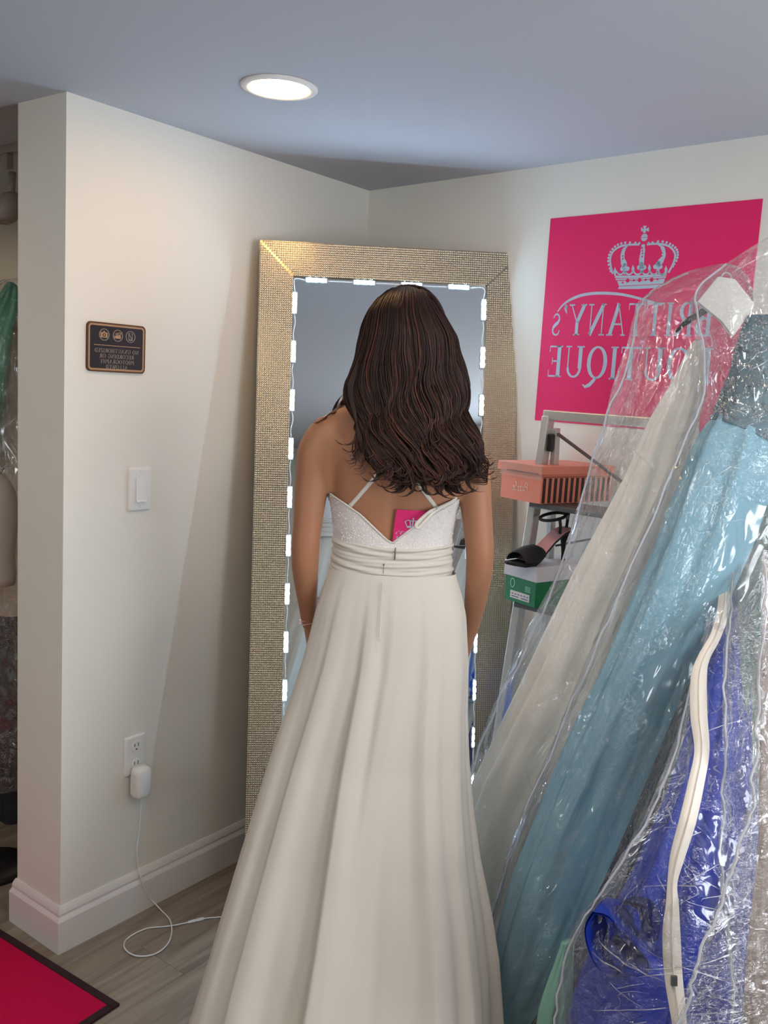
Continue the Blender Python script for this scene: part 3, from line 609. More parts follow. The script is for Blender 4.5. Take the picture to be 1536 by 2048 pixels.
for s in (-1, 1):
    e = obj('eye', blob(bw(*hd(s*.031, .0575, .008)), (.0125, .0125, .0085), 14, 10, (EX, EY, Z)), 'eye_white', body, True)
    obj('iris', blob(bw(*hd(s*.031, .0690, .007)), (.0054, .0020, .0054), 12, 8, (EX, EY, Z)), 'iris', e, True)
    obj('eyelid', limb([hd(s*.018, .064, .010), hd(s*.031, .0685, .0155), hd(s*.045, .060, .010)], [.0025, .0052, .0025], 14, 8), 'skin', body, True)
    obj('eyebrow', limb([hd(s*.016, .080, .026), hd(s*.032, .078, .031), hd(s*.048, .066, .027)], [.002, .003, .0015], 10, 6), 'hair', body, True)
obj('lips', limb([hd(-.023, .079, -.063), hd(-.008, .089, -.0605), hd(0, .0905, -.0615), hd(.008, .089, -.0605), hd(.023, .079, -.063)], [.002, .0055, .006, .0055, .002], 16, 8), 'lips', body, True)
# hair: under-layer plus locks and fine strands
HZ = np.array([1.760, 1.745, 1.725, 1.70, 1.66, 1.61, 1.56, 1.52, 1.47, 1.43, 1.39, 1.355])
HXL = np.array([-.010, -.040, -.058, -.072, -.082, -.093, -.101, -.101, -.088, -.070, -.050, -.045])
HXR = np.array([.010, .034, .051, .065, .092, .107, .119, .127, .135, .142, .138, .118])
HYB = np.array([.020, -.055, -.080, -.098, -.112, -.112, -.104, -.106, -.118, -.126, -.127, -.124])
HYF = np.array([.020, .060, .075, .070, .05, .03, .015, -.02, -.085, -.105, -.112, -.118])
def hpt(s, q, z, lift=0.):                                   # s across -1..1, q front 0 .. back 1
    xl, xr, yb, yf = (np.interp(-z, -HZ, A) for A in (HXL, HXR, HYB, HYF)); c, hw = (xl+xr)/2, (xr-xl)/2; ym = (yb+yf)/2; hy = (yf-yb)/2
    a = s*PI/2; return np.array([c+(hw+lift)*math.sin(a), ym-(hy+lift)*math.cos(a) if q else ym+hy*math.cos(a), z])
R = []
for z in np.concatenate([np.linspace(1.756, 1.70, 10), np.linspace(1.69, 1.425, 26)]):
    rr = []
    for k in range(40):
        a = 2*PI*k/40; xl, xr, yb, yf = (np.interp(-z, -HZ, A) for A in (HXL, HXR, HYB, HYF)); c, hw = (xl+xr)/2, (xr-xl)/2
        f = .90+.025*math.sin(9*a+z*20); fz = 1-.4*np.clip((1.46-z)/.05, 0, 1)
        yy = (yb+yf)/2+(yf-yb)/2*.9*math.sin(a)
        if z < 1.69 and math.sin(a) > 0: yy = (yb+yf)/2*1+.0*yy if z < 1.52 else min(yy, .004)
        rr.append((c+hw*f*fz*math.cos(a), yy, z))
    R.append(bwa(rr))
obj('hair_base', rings(R), 'hair', wt, True)
dk, lt = [], []
def clump(s, ztop, zend, lift, seed, curl, nst=18, spread=.0085, light=.25, amp=1.):
    r_ = random.Random(seed); n = 30; zz = np.linspace(ztop, zend, n); ph = 5.2*s+r_.uniform(-.5, .5); kf = 48+6*math.sin(3*s)+r_.uniform(-3, 3); P = []
    for i, z in enumerate(zz):
        t_ = i/(n-1); am = amp*(.0012+.0150*np.clip((1.645-z)/.23, 0, 1)**1.1); p = hpt(max(-1.04, min(1.04, s+.05*math.sin(seed)*t_)), 1, z, lift)
        a = kf*(1.76-z)+ph; p[0] += am*math.sin(a); p[1] -= am*.8*(1+math.cos(a))*.6; P.append(p)
    d = (1 if s > -.1 else -1)*(1 if r_.random() < .72 else -1); c0 = P[-1].copy(); rad = curl*r_.uniform(.8, 1.2); tot = r_.uniform(1.7, 3.0)
    for k in range(1, 13):
        a = k/12*tot; P.append(c0+np.array([d*rad*(1-math.cos(a)), -.010*math.sin(a*.8), -rad*math.sin(a)]))
    P = smooth_path(P, 46); m = len(P); tt_ = np.linspace(0, 1, m); sp = spread*np.interp(tt_, [0, .10, .45, .8, 1], [.6, 1.1, 1.0, .62, .18])
    for q in range(nst):
        a0, rr = r_.uniform(0, 6.28), math.sqrt(r_.random()); fr = r_.uniform(5, 11); f2 = r_.uniform(0, 6.28)
        off = np.stack([sp*rr*np.cos(a0+.8*tt_)+.0012*np.sin(fr*tt_*6.28+f2)*tt_, -abs(np.sin(a0))*sp*rr*.75+0*tt_, 0*tt_], 1)
        k = m-r_.randrange(0, 7); w_ = r_.uniform(.0009, .0019)*np.interp(np.linspace(0, 1, k), [0, .1, .7, 1], [.6, 1, .85, .15])
        g = tube(bwa((P+off)[:k]), w_, 5, flat=.55, flatdir=EY); (lt if r_.random() < light else dk).append(g)
NC = 44
for k in range(NC):                                          # outer layer
    s_ = -1+2*(k+.5)/NC; e_ = abs(s_); top_z = 1.754-.055*e_*e_
    end = 1.402+.012*math.sin(k*2.4)+.010*e_
    if s_ > .6: end = 1.432+.012*math.sin(k*1.9)
    if s_ < -.55: end = 1.462+.016*math.sin(k*2.1)
    clump(s_, top_z, end, .001, 100+k, .019, light=.10+.35*(k % 3 == 0))
for k in range(30):                                          # deeper layer, a little longer
    s_ = -.62+1.5*(k+.5)/30; clump(s_, 1.70, 1.392+.016*math.sin(k*1.7), -.008, 300+k, .018, 13, light=.06)
for k in range(16):                                          # loose curling ends
    s_ = -.35+1.2*k/15; clump(s_, 1.50, 1.385+.012*math.sin(k*2.9)+(.03 if s_ > .62 else 0), .003, 500+k, .022, 10, .006, .3, 1.3)
for k in range(170):                                         # fly-away fine hairs
    r_ = random.Random(900+k); clump(r_.uniform(-1, 1), 1.752-r_.uniform(0, .05), r_.uniform(1.40, 1.47), r_.uniform(.002, .006), 900+k, .012, 1, .004, .3, 1.1)
def free(pts, w_, n=24): q = smooth_path(pts, n); return tube(bwa(q), w_*np.interp(np.linspace(0, 1, n), [0, .5, .85, 1], [.8, 1, .6, .1]), 5)
for k in range(10):                                          # sweep across the right upper arm
    o = k*.0016; dk.append(free([(.115, -.105, 1.50-o), (.128, -.105, 1.465-o), (.145, -.098, 1.444-o*2), (.163, -.088, 1.434-o*3), (.176, -.078, 1.420-o*3), (.172-o, -.078, 1.404-o*2), (.160-o*4, -.082, 1.398-o)], .0012+.0004*(k % 3)))
for k in range(8):                                           # curl over the left shoulder
    o = k*.0012; lt.append(free([(-.085, .03, 1.56), (-.105, .0, 1.52+o), (-.122, -.02, 1.512+o), (-.137+o, -.05, 1.500), (-.150+o, -.062, 1.488+o), (-.166+o*2, -.060, 1.476+o), (-.178+o*3, -.05, 1.478+o*2)], .0013))
for k in range(12):
    o = k*.002; dk.append(free([(-.080-o*.5, -.08, 1.60), (-.098-o*.4, -.09, 1.55), (-.088-o*.2, -.112, 1.50), (-.083+o*.3, -.121, 1.46), (-.070+o*.4, -.124, 1.425), (-.058+o, -.122, 1.405)], .0017))
for k in range(170):                                         # centre parting: locks sweep over the forehead sides, frame the face and fall before the shoulders
    r_ = random.Random(4000+k); sg_ = 1 if k % 2 else -1; ph0 = math.radians(-15+75*((k+.5)/170)); P = []; zend = r_.uniform(1.47, 1.53); w0 = r_.uniform(-.5, .5)
    for q in range(12):
        al = math.radians(96)*q/11; ph = ph0*(1-.30*q/11)
        P.append((.004+sg_*.0785*math.sin(al), .013+.0955*math.sin(ph)*math.cos(al*.72), 1.660+.0995*math.cos(ph)*math.cos(al)))
    x0, y0, z0 = P[-1]
    for f in np.linspace(.12, 1, 10): z = z0+(zend-z0)*f; P.append((x0+sg_*(.010*f)+.005*math.sin(58*z+w0)*f, y0*(1-.25*f)-.004*f, z))
    m = len(P)*2; dk.append(tube(bwa(smooth_path(P, m)), .0042*np.interp(np.linspace(0, 1, m), [0, .1, .8, 1], [.6, 1, .85, .2]), 5, flat=.6, flatdir=EX))
obj('hair_locks', join(*dk), 'hair', wt, True, kind='stuff')
obj('hair_highlights', join(*lt), 'hair_light', wt, True, kind='stuff', label='lighter reddish brown strands')

# gown: bodice, waistband, skirt, straps
def neckline(x, front):
    a = abs(x+.003)
    return np.interp(a, [0, .03, .06, .09, .118, .14], [1.246, 1.272, 1.301, 1.321, 1.338, 1.350]) if not front else np.interp(a, [0, .05, .1, .14], [1.345, 1.385, 1.375, 1.350])
n = 120; R = []
for t_ in np.linspace(0, 1, 26):
    ring = []
    for k in range(n):
        a = 2*PI*k/n; z0 = 1.222; c = math.cos(a); x_ = np.sign(c)*abs(c)**(2/2.4)*.125; zt = neckline(x_, math.sin(a) > 0)
        z = z0+(zt-z0)*t_; cx, hw, f, b = tsec(z); off = .0075-.0015*t_
        pw2 = lambda q: np.sign(q)*abs(q)**(2/2.4); s = math.sin(a)
        ring.append((cx+(hw+off)*pw2(c), (f+off)*pw2(s) if s > 0 else (-b+off)*pw2(s), z))
    R.append(bwa(ring))
Ro = R; Ri = [r*1. for r in R]
ctr = lambda r: np.array([WO[0], WO[1], 0])
bod = obj('bodice', rings(R, cap=False), 'bodice_lace', wt, True, label='sparkling white beaded lace bodice')
# rolled edge of the bodice and beads sewn on it
top = R[-1]; obj('bodice_piping', tube(np.vstack([top, top[:2]]), .0022, 6), 'chiffon', bod, True)
bd = []; rb = random.Random(3)
for k in range(900):
    i = rb.randrange(1, 25); j = rb.randrange(n); p = R[i][j]*(rb.random())+R[i][(j+1) % n]*.0; f_ = rb.random(); p = R[i][j]*(1-f_)+R[i][(j+1) % n]*f_; g = rb.random(); p = p*(1-g)+R[i-1][j]*g
    o_ = p-bw(0, .01, 0); o_[2] = 0; o_ /= np.linalg.norm(o_); r_ = rb.uniform(.0010, .0020)
    v = [p+o_*r_]+[p+r_*(np.cross(o_, Z)*math.cos(q)+Z*math.sin(q)) for q in (0, PI/2, PI, 1.5*PI)]
    bd.append((np.array(v), [(0, 1, 2), (0, 2, 3), (0, 3, 4), (0, 4, 1)]))
obj('beads', join(*bd), 'bead', bod, kind='stuff')
R = []
for t_ in np.linspace(0, 1, 50):                             # ruched waistband, wider top edge to meet the V
    ring = []
    for k in range(n):
        a = 2*PI*k/n; s = math.sin(a); c = math.cos(a); dip = .004*math.cos(2*a)
        z = 1.168+.074*t_; zz = z+dip*.6
        cx, hw, f, b = tsec(zz); fold = .0015*math.sin(t_*4.2*2*PI+.9*math.sin(3*a)+1.8*math.cos(a))+.0007*math.sin(t_*9*2*PI+2.2*math.sin(2*a))+.0007*math.sin(t_*37+5*a)
        off = .0105+fold+.0015*(1-t_); off *= np.interp(t_, [0, .04, .96, 1], [.7, 1, 1, .55]); pw2 = lambda q: np.sign(q)*abs(q)**(2/2.4)
        zz = zz+(.004*(abs(c))-.002)*t_
        ring.append((cx+(hw+off)*pw2(c), (f+off)*pw2(s) if s > 0 else (-b+off)*pw2(s), zz))
    R.append(bwa(ring))
wb = obj('waistband', rings(R, cap=False), 'chiffon', wt, True)
def on_back(x, z, off): return bw(x, back_y(x, z, off), z)
obj('zipper_pull', tube([on_back(.003, 1.240, .0125), on_back(.003, 1.232, .0145), on_back(.003, 1.216, .0150)], [.001, .0013, .001], 6), 'alu_dark', wb, True)
obj('hook', blob(on_back(-.018, 1.204, .0135), (.0016, .0016, .0022), 8, 6), 'alu_dark', wb, True)
obj('seam_line', tube([on_back(-.018, 1.203, .0122), on_back(-.018, 1.19, .0132), on_back(-.018, 1.176, .0130)], .0006, 5), 'alu_dark', wb, True)
SKT = np.array([(1.195, -.020, -.127, .127), (1.170, -.021, -.132, .135), (1.135, -.024, -.143, .147), (1.095, -.028, -.153, .157), (.996, -.039, -.172, .167), (.896, -.053, -.197, .170), (.797, -.068, -.225, .178), (.697, -.084, -.250, .191), (.597, -.101, -.275, .209), (.498, -.119, -.300, .233), (.398, -.138, -.325, .252), (.299, -.158, -.348, .263), (.199, -.178, -.373, .274), (.100, -.199, -.399, .284), (.004, -.220, -.423, .292)])
SB = np.interp(-SKT[:, 0], [-1.195, -1.1, -1.0, -.8, -.6, -.4, -.2, 0], [-.083, -.112, -.128, -.165, -.235, -.335, -.46, -.60])
SFt = np.interp(-SKT[:, 0], [-1.195, -1.1, -1.0, -.8, -.5, 0], [.100, .118, .128, .16, .21, .26])
n = 420; R = []; UVs = []; zz = np.linspace(1.182, .004, 130); aa = np.arange(n)*2*PI/n
rf = random.Random(11); fan = []
na = 13
ctrs = np.sort(np.array([(k+rf.uniform(-.28, .28))*2*PI/na for k in range(na)])); amps = np.array([rf.uniform(.55, 1.25) for _ in range(na)]); wds = np.array([rf.uniform(.75, 1.25) for _ in range(na)])
for z in zz:
    cy, xl, xr = (np.interp(-z, -SKT[:, 0], SKT[:, k]) for k in (1, 2, 3)); yb = np.interp(-z, -SKT[:, 0], SB); yf = np.interp(-z, -SKT[:, 0], SFt)
    t_ = (1.182-z)/1.178; cx, hw = (xl+xr)/2, (xr-xl)/2
    fold = np.zeros(n)
    for c, A, w_ in zip(ctrs, amps, wds):
        cc = c+.05*math.sin(t_*4+c*7); d = (aa-cc+PI) % (2*PI)-PI; wd = .21*w_*(1-.2*t_)
        edge = np.where(d > 0, np.exp(-(d/(wd*1.0))**4), np.exp(-(np.minimum(d, 0)/(wd*.33))**2))       # one crisp and one soft flank per pleat
        fold += A*edge
    fold -= fold.mean()
    am = .085*np.clip((t_-.02)/.9, 0, 1)**1.05 + .0006
    fine = .0011*vn(aa*9, np.full(n, t_*2.2), 5)*np.clip(t_/.05, 0, 1) + .004*t_*vn(aa*5, np.full(n, t_*6), 3)
    sd = np.abs(np.cos(aa))**3                                # keep the outline, fold mostly towards front and back
    off = fold*am*(1-.55*sd)+fine
    c_, s_ = np.cos(aa), np.sin(aa)
    y = np.where(s_ > 0, cy*(1-abs(s_))+ (yf+off)*s_+cy*0, cy*(1-np.abs(s_))+(-yb+off)*s_)
    x = cx+(hw+off*(1-.3*sd))*c_
    zz_ = np.full(n, z)
    R.append(bwa(np.stack([x, y, zz_], 1)))
sk = obj('skirt', rings(R, cap=False), 'chiffon', wt, True)
obj('back_seam', tube([bw(-.019, np.interp(-z, -SKT[:, 0], SB)-.004-.002, z) for z in np.linspace(1.172, 1.06, 20)], .0011, 6), 'chiffon', sk, True)
def strap(pts, w_=.0042):
    P = []
    for x, z in pts: P.append(np.array([x, back_y(x, z, .0035), z]))
    return P
for s, pts in ((-1, [(-.0935, 1.314), (-.062, 1.356), (-.0332, 1.395), (-.005, 1.430), (.035, 1.470), (.062, 1.497)]), (1, [(.0805, 1.322), (.050, 1.358), (.019, 1.398), (-.012, 1.432), (-.050, 1.474), (-.075, 1.494)])):
    P = strap(pts); P.append(P[-1]+np.array([s*-.004, .06, .012])); P.append(P[-1]+np.array([-s*.0, .05, -.06])); P.append(P[-1]+np.array([-s*.01, .03, -.06]))
    q = smooth_path(P, 50); obj('strap', tube(bwa(q), .0042, 8, flat=.35, flatdir=EY), 'chiffon', wt, True)
q = smooth_path([(.079, -.090, 1.323), (.066, -.101, 1.318), (.050, -.106, 1.304), (.040, -.108, 1.291), (.046, -.108, 1.286), (.058, -.105, 1.300), (.074, -.097, 1.317), (.085, -.089, 1.322)], 50)
obj('strap_loop', tube(bwa(q), .0034, 8, flat=.3, flatdir=EY), 'chiffon', wt, True)
q = smooth_path([(.080, -.091, 1.322), (.098, -.083, 1.331), (.112, -.066, 1.337), (.122, -.045, 1.347)], 20)
obj('strap_knot', tube(bwa(q), [.004]*20, 8, flat=.5, flatdir=EY), 'chiffon', wt, True)
for dz in (0, -.0075): obj('bracelet', tube(bwa([(-.1718+.0200*math.cos(a), .048+.019*math.sin(a), 1.050+dz+.004*math.cos(a)) for a in np.linspace(0, 2*PI, 33)]), .0011, 6), 'gold_pink', wt, True)
# pink price tag tucked into the V of the back
tv, tf = [], []; nx, ny = 10, 10
tl, bl_, tr = np.array([.0005, 1.3175]), np.array([-.0045, 1.245]), np.array([.072, 1.317])
def tagp(u, v, off): p = tl+(tr-tl)*u+(bl_-tl)*v; return on_back(p[0], p[1], off)
for j in range(ny+1):
    for i in range(nx+1): tv.append(tagp(i/nx, j/ny, .0045))
for j in range(ny):
    for i in range(nx): a = j*(nx+1)+i; tf.append((a, a+nx+1, a+nx+2, a+1))
for j in range(ny+1):
    for i in range(nx+1): tv.append(tagp(i/nx, j/ny, .0038))
m1 = (nx+1)*(ny+1); tf += [tuple(i+m1 for i in f[::-1]) for f in tf]
tt = thing('price_tag', 'pink square price tag with a crown tucked into the low back of the gown', 'tag', tagp(.5, .5, .004))
obj('card', (np.array(tv), tf), 'tag_pink', tt)
g2 = lambda x, y: tagp(x, 1-y, .0051)
obj('lettering', flat_print([[(.9-p[0], .30+p[1]) for p in q] for q in text2d('BRITTANY\u2019s', .84, .10)]+[[(.9-p[0], .14+p[1]) for p in q] for q in text2d('BOUTIQUE', .84, .11)], g2), 'poster_blue', tt)
cw = ribbon([(.34, .53), (.66, .53)], .05)+ribbon([(.34, .56), (.28, .68), (.36, .72), (.47, .70)], .025)+ribbon([(.66, .56), (.72, .68), (.64, .72), (.53, .70)], .025)+ribbon([(.44, .56), (.42, .70)], .03)+ribbon([(.56, .56), (.58, .70)], .03)+ribbon([(.5, .56), (.5, .79)], .035)
obj('crown', flat_print(cw, g2), 'poster_blue', tt)

# ------------------------------------------------------------------ step ladder, boxes, sandal
lf = RD.copy(); ld = -RN
TL = at(1097, 833, 2.42); LZ = TL[2]
lt_ = thing('step_ladder', 'aluminium step ladder standing behind the bagged gowns', 'ladder', (TL[0], TL[1], 0))
def bar(p, q, w_, d_, m, name, par=lt_, ref=None):
    p, q = np.asarray(p, float), np.asarray(q, float); ax = q-p; L_ = np.linalg.norm(ax); ax /= L_; r_ = lf if ref is None else ref; ay = r_-ax*(r_@ax); ay /= np.linalg.norm(ay); az = np.cross(ax, ay)
    return obj(name, fbox(p, ax, ay, az, (0, -w_/2, -d_/2), (L_, w_/2, d_/2), min(w_, d_)*.15), m, par)
TWD = .40; TR = TL+lf*TWD
PFL = at(1008, 1410, 2.46); dl = (PFL-TL)/(TL[2]-PFL[2]); FLb = TL+dl*(TL[2]-.002); FRb = TR+dl*(TL[2]-.002)+lf*.14-dl@lf*lf*0
fr_ = FRb
bar(TL, FLb, .022, .034, 'alu', 'front_leg'); bar(TR, FRb, .022, .034, 'alu', 'front_leg')
bar(TL-lf*.012+Z*.004, TR+lf*.012+Z*.004, .026, .02, 'alu', 'top_rail', ref=Z)
RL0, RL1 = TL+lf*.018+ld*.012-Z*.03, at(1098, 1110, 2.50); dr = (RL1-RL0)/(RL0[2]-RL1[2]); 
RLb = RL0+dr*(RL0[2]-.002); RLb[:2] = RL0[:2]+ld[:2]*.10-lf[:2]*.01
RRb = RLb+lf*(TWD+.02)
bar(RL0, RLb, .017, .022, 'alu', 'rear_leg'); bar(RL0+lf*(TWD-.036), RRb, .017, .022, 'alu', 'rear_leg')
bar(RL0-Z*.01, RL0+lf*.27-Z*.16+ld*.02, .012, .006, 'alu_dark', 'brace', ref=ld)
bar(RL0-Z*.32+ld*.05, RL0+lf*.30-Z*.22+ld*.05, .012, .006, 'alu_dark', 'brace', ref=ld)
def leg_at(z): f = (TL[2]-z)/(TL[2]-FLb[2]); return TL+(FLb-TL)*f, TR+(FRb-TR)*f
ZT1, ZT2, ZT3 = at(1060, 1003, 2.38)[2]-.004, at(1060, 1213, 2.38)[2], .62
for z in (ZT1, ZT2, ZT3):
    a, b = leg_at(z); L_ = (b-a)@lf
    obj('tread', fbox(a, lf, ld, Z, (.0, -.03, -.014), (L_, .09, 0), .003), 'alu_dark', lt_)
for p in (RL0+Z*(-.035)-ld*.012, RL0-Z*.30+ld*.035-lf*.004): obj('hinge', fbox(p, lf, ld, Z, (-.008, -.014, -.026), (.008, .0, .02), .003), 'black_plastic', lt_); 
# coral shoe box: corner nearest the camera at photo (1080, 1000)
def shoebox(name, corner, ax, ay, L_, W_, Hh, label, parts_, lidh):
    pass
bx = np.array([math.cos(PHI), math.sin(PHI), 0.]); 
CB = at(1080, 1000, 2.36); CB[2] = ZT1+.0005
ya_ = np.array([.30, .954, 0]); ya_ /= np.linalg.norm(ya_); xa_ = np.array([ya_[1], -ya_[0], 0])      # long way back to the wall, short way to the left
CBL, CBW, CBH = .27, .150, .098
t = thing('shoe_box', 'coral shoe box with black stripes and taped lid on the upper ladder step', 'box', CB)
obj('box_body', fbox(CB, ya_, -xa_, Z, (0, 0, 0), (CBL, CBW, CBH-.004), .001), 'coral', t)
obj('lid', fbox(CB, ya_, -xa_, Z, (-.006, -.004, CBH-.022), (CBL+.004, CBW+.012, CBH), .0012), 'coral', t)
for k in range(13): obj('stripe', fbox(CB, ya_, -xa_, Z, (.006+k*.0205, -.0008, .002), (.0165+k*.0205, .0, CBH-.031)), 'coral_stripe', t)
lace = []
for k in range(40): lace += ribbon([(.003+k*.0066+.0033*(1-math.cos(a)), CBH-.026-.0035*math.sin(a)) for a in np.linspace(0, PI, 7)], .0012)
obj('lace_print', flat_print(lace, lambda x, y: CB+ya_*x+xa_*.0012+Z*y), 'coral_stripe', t)
tape = []
obj('clear_tape', fbox(CB, -xa_, ya_, Z, (-.006, -.0085, CBH-.035), (CBW*.98, -.0065, CBH+.001)), 'tape_clear', t)
zig = []
for k in range(20): zig += [[(.004+k*.006, CBH-.0225), (.010+k*.006, CBH-.0225), (.007+k*.006, CBH-.018)]]
obj('saw_edge', flat_print(zig, lambda x, y: CB-xa_*x-ya_*.0068+Z*y), 'coral_stripe', t)
# script word on the short end, reversed
S_ = {'P': ([[(.1, 0), (.25, 1.0)], [(.05, .85), (.3, 1.05), (.62, .95), (.6, .65), (.2, .5)]], .6), 'a': ([[(.45, .5), (.2, .5), (.05, .2), (.2, 0), (.4, .2), (.47, .5), (.45, .1), (.6, .05)]], .6),
      'z': ([[(.05, .48), (.4, .5), (.1, .05), (.5, .02)]], .5), 'l': ([[(.05, .1), (.3, .7), (.35, 1.05), (.2, 1.0), (.15, .3), (.3, 0), (.42, .1)]], .4), 'e': ([[(.05, .25), (.4, .35), (.3, .55), (.1, .4), (.1, .1), (.3, 0), (.5, .15)]], .5)}
pz_, xx = [], 0
for c in 'Pazzle':
    for q in S_[c][0]: pz_ += [[(xx+p[0], p[1]) for p in r_] for r_ in ribbon(smooth_path(q, 5*len(q)) if len(q) > 2 else q, .11)]
    xx += S_[c][1]
obj('lettering', flat_print([[(p[0]/xx*.058, p[1]*.021) for p in q] for q in pz_], lambda x, y: CB-xa_*(.045+x)-ya_*.0012+Z*(.026+y)), 'coral_print', t)
# green shoe box
GB = at(1069, 1216, 2.36); GB[2] = ZT2+.0005
t = thing('shoe_box', 'green shoe box with white lid and a price label under the black sandal', 'box', GB)
GL, GW, GH = .20, .115, .108
obj('box_body', fbox(GB, ya_, -xa_, Z, (0, 0, 0), (GL, GW, GH-.006), .001), 'box_green', t)
obj('lid', fbox(GB, ya_, -xa_, Z, (-.004, -.004, GH-.040), (GL+.003, GW+.004, GH), .0012), 'box_white', t, label='white lid')
ge = lambda x, y: GB-xa_*x-ya_*.0012+Z*y
obj('price_label', flat_print(rect(.020, .010, .092, .030), ge), 'box_white', t)
obj('label_print', flat_print([q for k in range(6) for q in rect(.024+k*.011, .021, .031+k*.011, .0235)]+rect(.024, .014, .05, .0165)+rect(.06, .014, .086, .0165), lambda x, y: GB-xa_*x-ya_*.0016+Z*y), 'alu_dark', t)
obj('ring_logo', flat_print(ribbon([(.086+.0075*math.cos(a), .050+.0115*math.sin(a)) for a in np.linspace(0, 2*PI, 30)], .0026), ge), 'box_mint', t)
obj('fine_print', flat_print([q for k in range(4) for q in rect(.018, .036+k*.004, .038, .0378+k*.004)], ge), 'box_mint', t)
# sandal: toe to the left, heel hidden by the bag
SO = at(1016, 1124, 2.27); SO[2] = GB[2]+GH+.0005
sd_ = np.array([lf[0], lf[1], 0]); 
SO = GB-xa_*(GW-.01)+ya_*.01; SO[2] = GB[2]+GH+.0005
q0 = at(1014, 1112, 2.33); SO[:2] = q0[:2]
sd_ = (GB+ya_*.16-xa_*.04)-SO; sd_[2] = 0; sd_ /= np.linalg.norm(sd_); sn_ = np.array([-sd_[1], sd_[0], 0])
def so(x, y, z): return SO+sd_*x+sn_*y+Z*z
t = thing('sandal', 'black high heeled sandal with ankle strap standing on the green shoe box', 'shoe', tuple(SO))
SP = np.array([(0, .0, .010), (.012, .020, .008), (.035, .034, .005), (.07, .036, .006), (.095, .030, .016), (.12, .024, .034), (.15, .022, .058), (.18, .024, .078), (.205, .022, .086), (.215, .012, .088)])
def sole(off, th, k0=0):
    R = []
    for x, hw, z in SP[k0:]: R.append(np.array([so(x, -hw, z+off), so(x, hw, z+off), so(x, hw*.96, z+off+th), so(x, -hw*.96, z+off+th)]))
    return rings(R)
obj('sole', sole(-.005, .007), 'sandal_black', t); obj('insole', sole(.0022, .002, 3), 'insole_pink', t)
R = []
for k in range(15):                                          # broad toe band
    a = PI*k/14; R.append(np.array([so(x, (hw+.001)*math.cos(a), z+.004+hh*math.sin(a)) for x, hw, z, hh in ((.034, .035, .006, .026), (.112, .028, .022, .022))]))
R = [np.vstack([r, r[::-1]+0*r]) for r in R]
band = []
for k in range(15):
    a = PI*k/14; o = [so(x, (hw+.0015)*math.cos(a), z+.003+hh*math.sin(a)) for x, hw, z, hh in ((.034, .035, .006, .026), (.050, .038, .006, .034), (.072, .038, .006, .040), (.095, .034, .014, .034), (.112, .028, .022, .020))]
    i_ = [so(x, (hw-.0008)*math.cos(a), z+.003+(hh-.0022)*math.sin(a)) for x, hw, z, hh in ((.034, .035, .006, .026), (.050, .038, .006, .034), (.072, .038, .006, .040), (.095, .034, .014, .034), (.112, .028, .022, .020))][::-1]
    band.append(np.array(o+i_))
obj('toe_band', rings(band), 'sandal_black', t, True)
obj('heel', tube([so(.205, 0, .082), so(.203, 0, .05), so(.206, 0, .02), so(.208, 0, .002)], [.014, .007, .005, .006], 10), 'sandal_black', t, True)
obj('ankle_strap', tube([so(.155+.036*math.cos(a), .030*math.sin(a),   .122+.008*math.cos(a)) for a in np.linspace(0, 2*PI, 33)], .0042, 8), 'sandal_black', t, True)
obj('heel_strap', tube(smooth_path([so(.150, -.028, .123), so(.158, -.026, .104), so(.162, -.024, .080)], 14), .0042, 8), 'sandal_black', t, True)
obj('heel_strap', tube(smooth_path([so(.165, -.028, .123), so(.185, -.024, .134), so(.207, -.010, .143), so(.214, 0, .128), so(.210, .0, .088)], 18), .0042, 8), 'sandal_black', t, True)
obj('buckle', fbox(so(.178, -.030, .124), sd_, sn_, Z, (-.005, -.003, -.006), (.005, .002, .006), .001), 'alu_dark', t)
# blue cloth on the lowest visible step
a3, b3 = leg_at(ZT3)
R = []
for k, z in enumerate(np.linspace(0, .135, 12)):
    aa3 = np.arange(28)*2*PI/28; e = lambda c: np.sign(c)*np.abs(c)**.6; f = 1-.25*(z/.135)**3+.03*math.sin(k*2.3)
    R.append(a3+lf*.15+ld*.08+Z*(z+.001)+(e(np.cos(aa3))*.12*f+.005*np.sin(5*aa3+k))[:, None]*lf+(e(np.sin(aa3))*.10*f)[:, None]*ld)
obj('folded_cloth', rings(R), 'blue_cloth', None, True, 'bright blue folded cloth on the lowest ladder step behind the white gown', 'cloth')

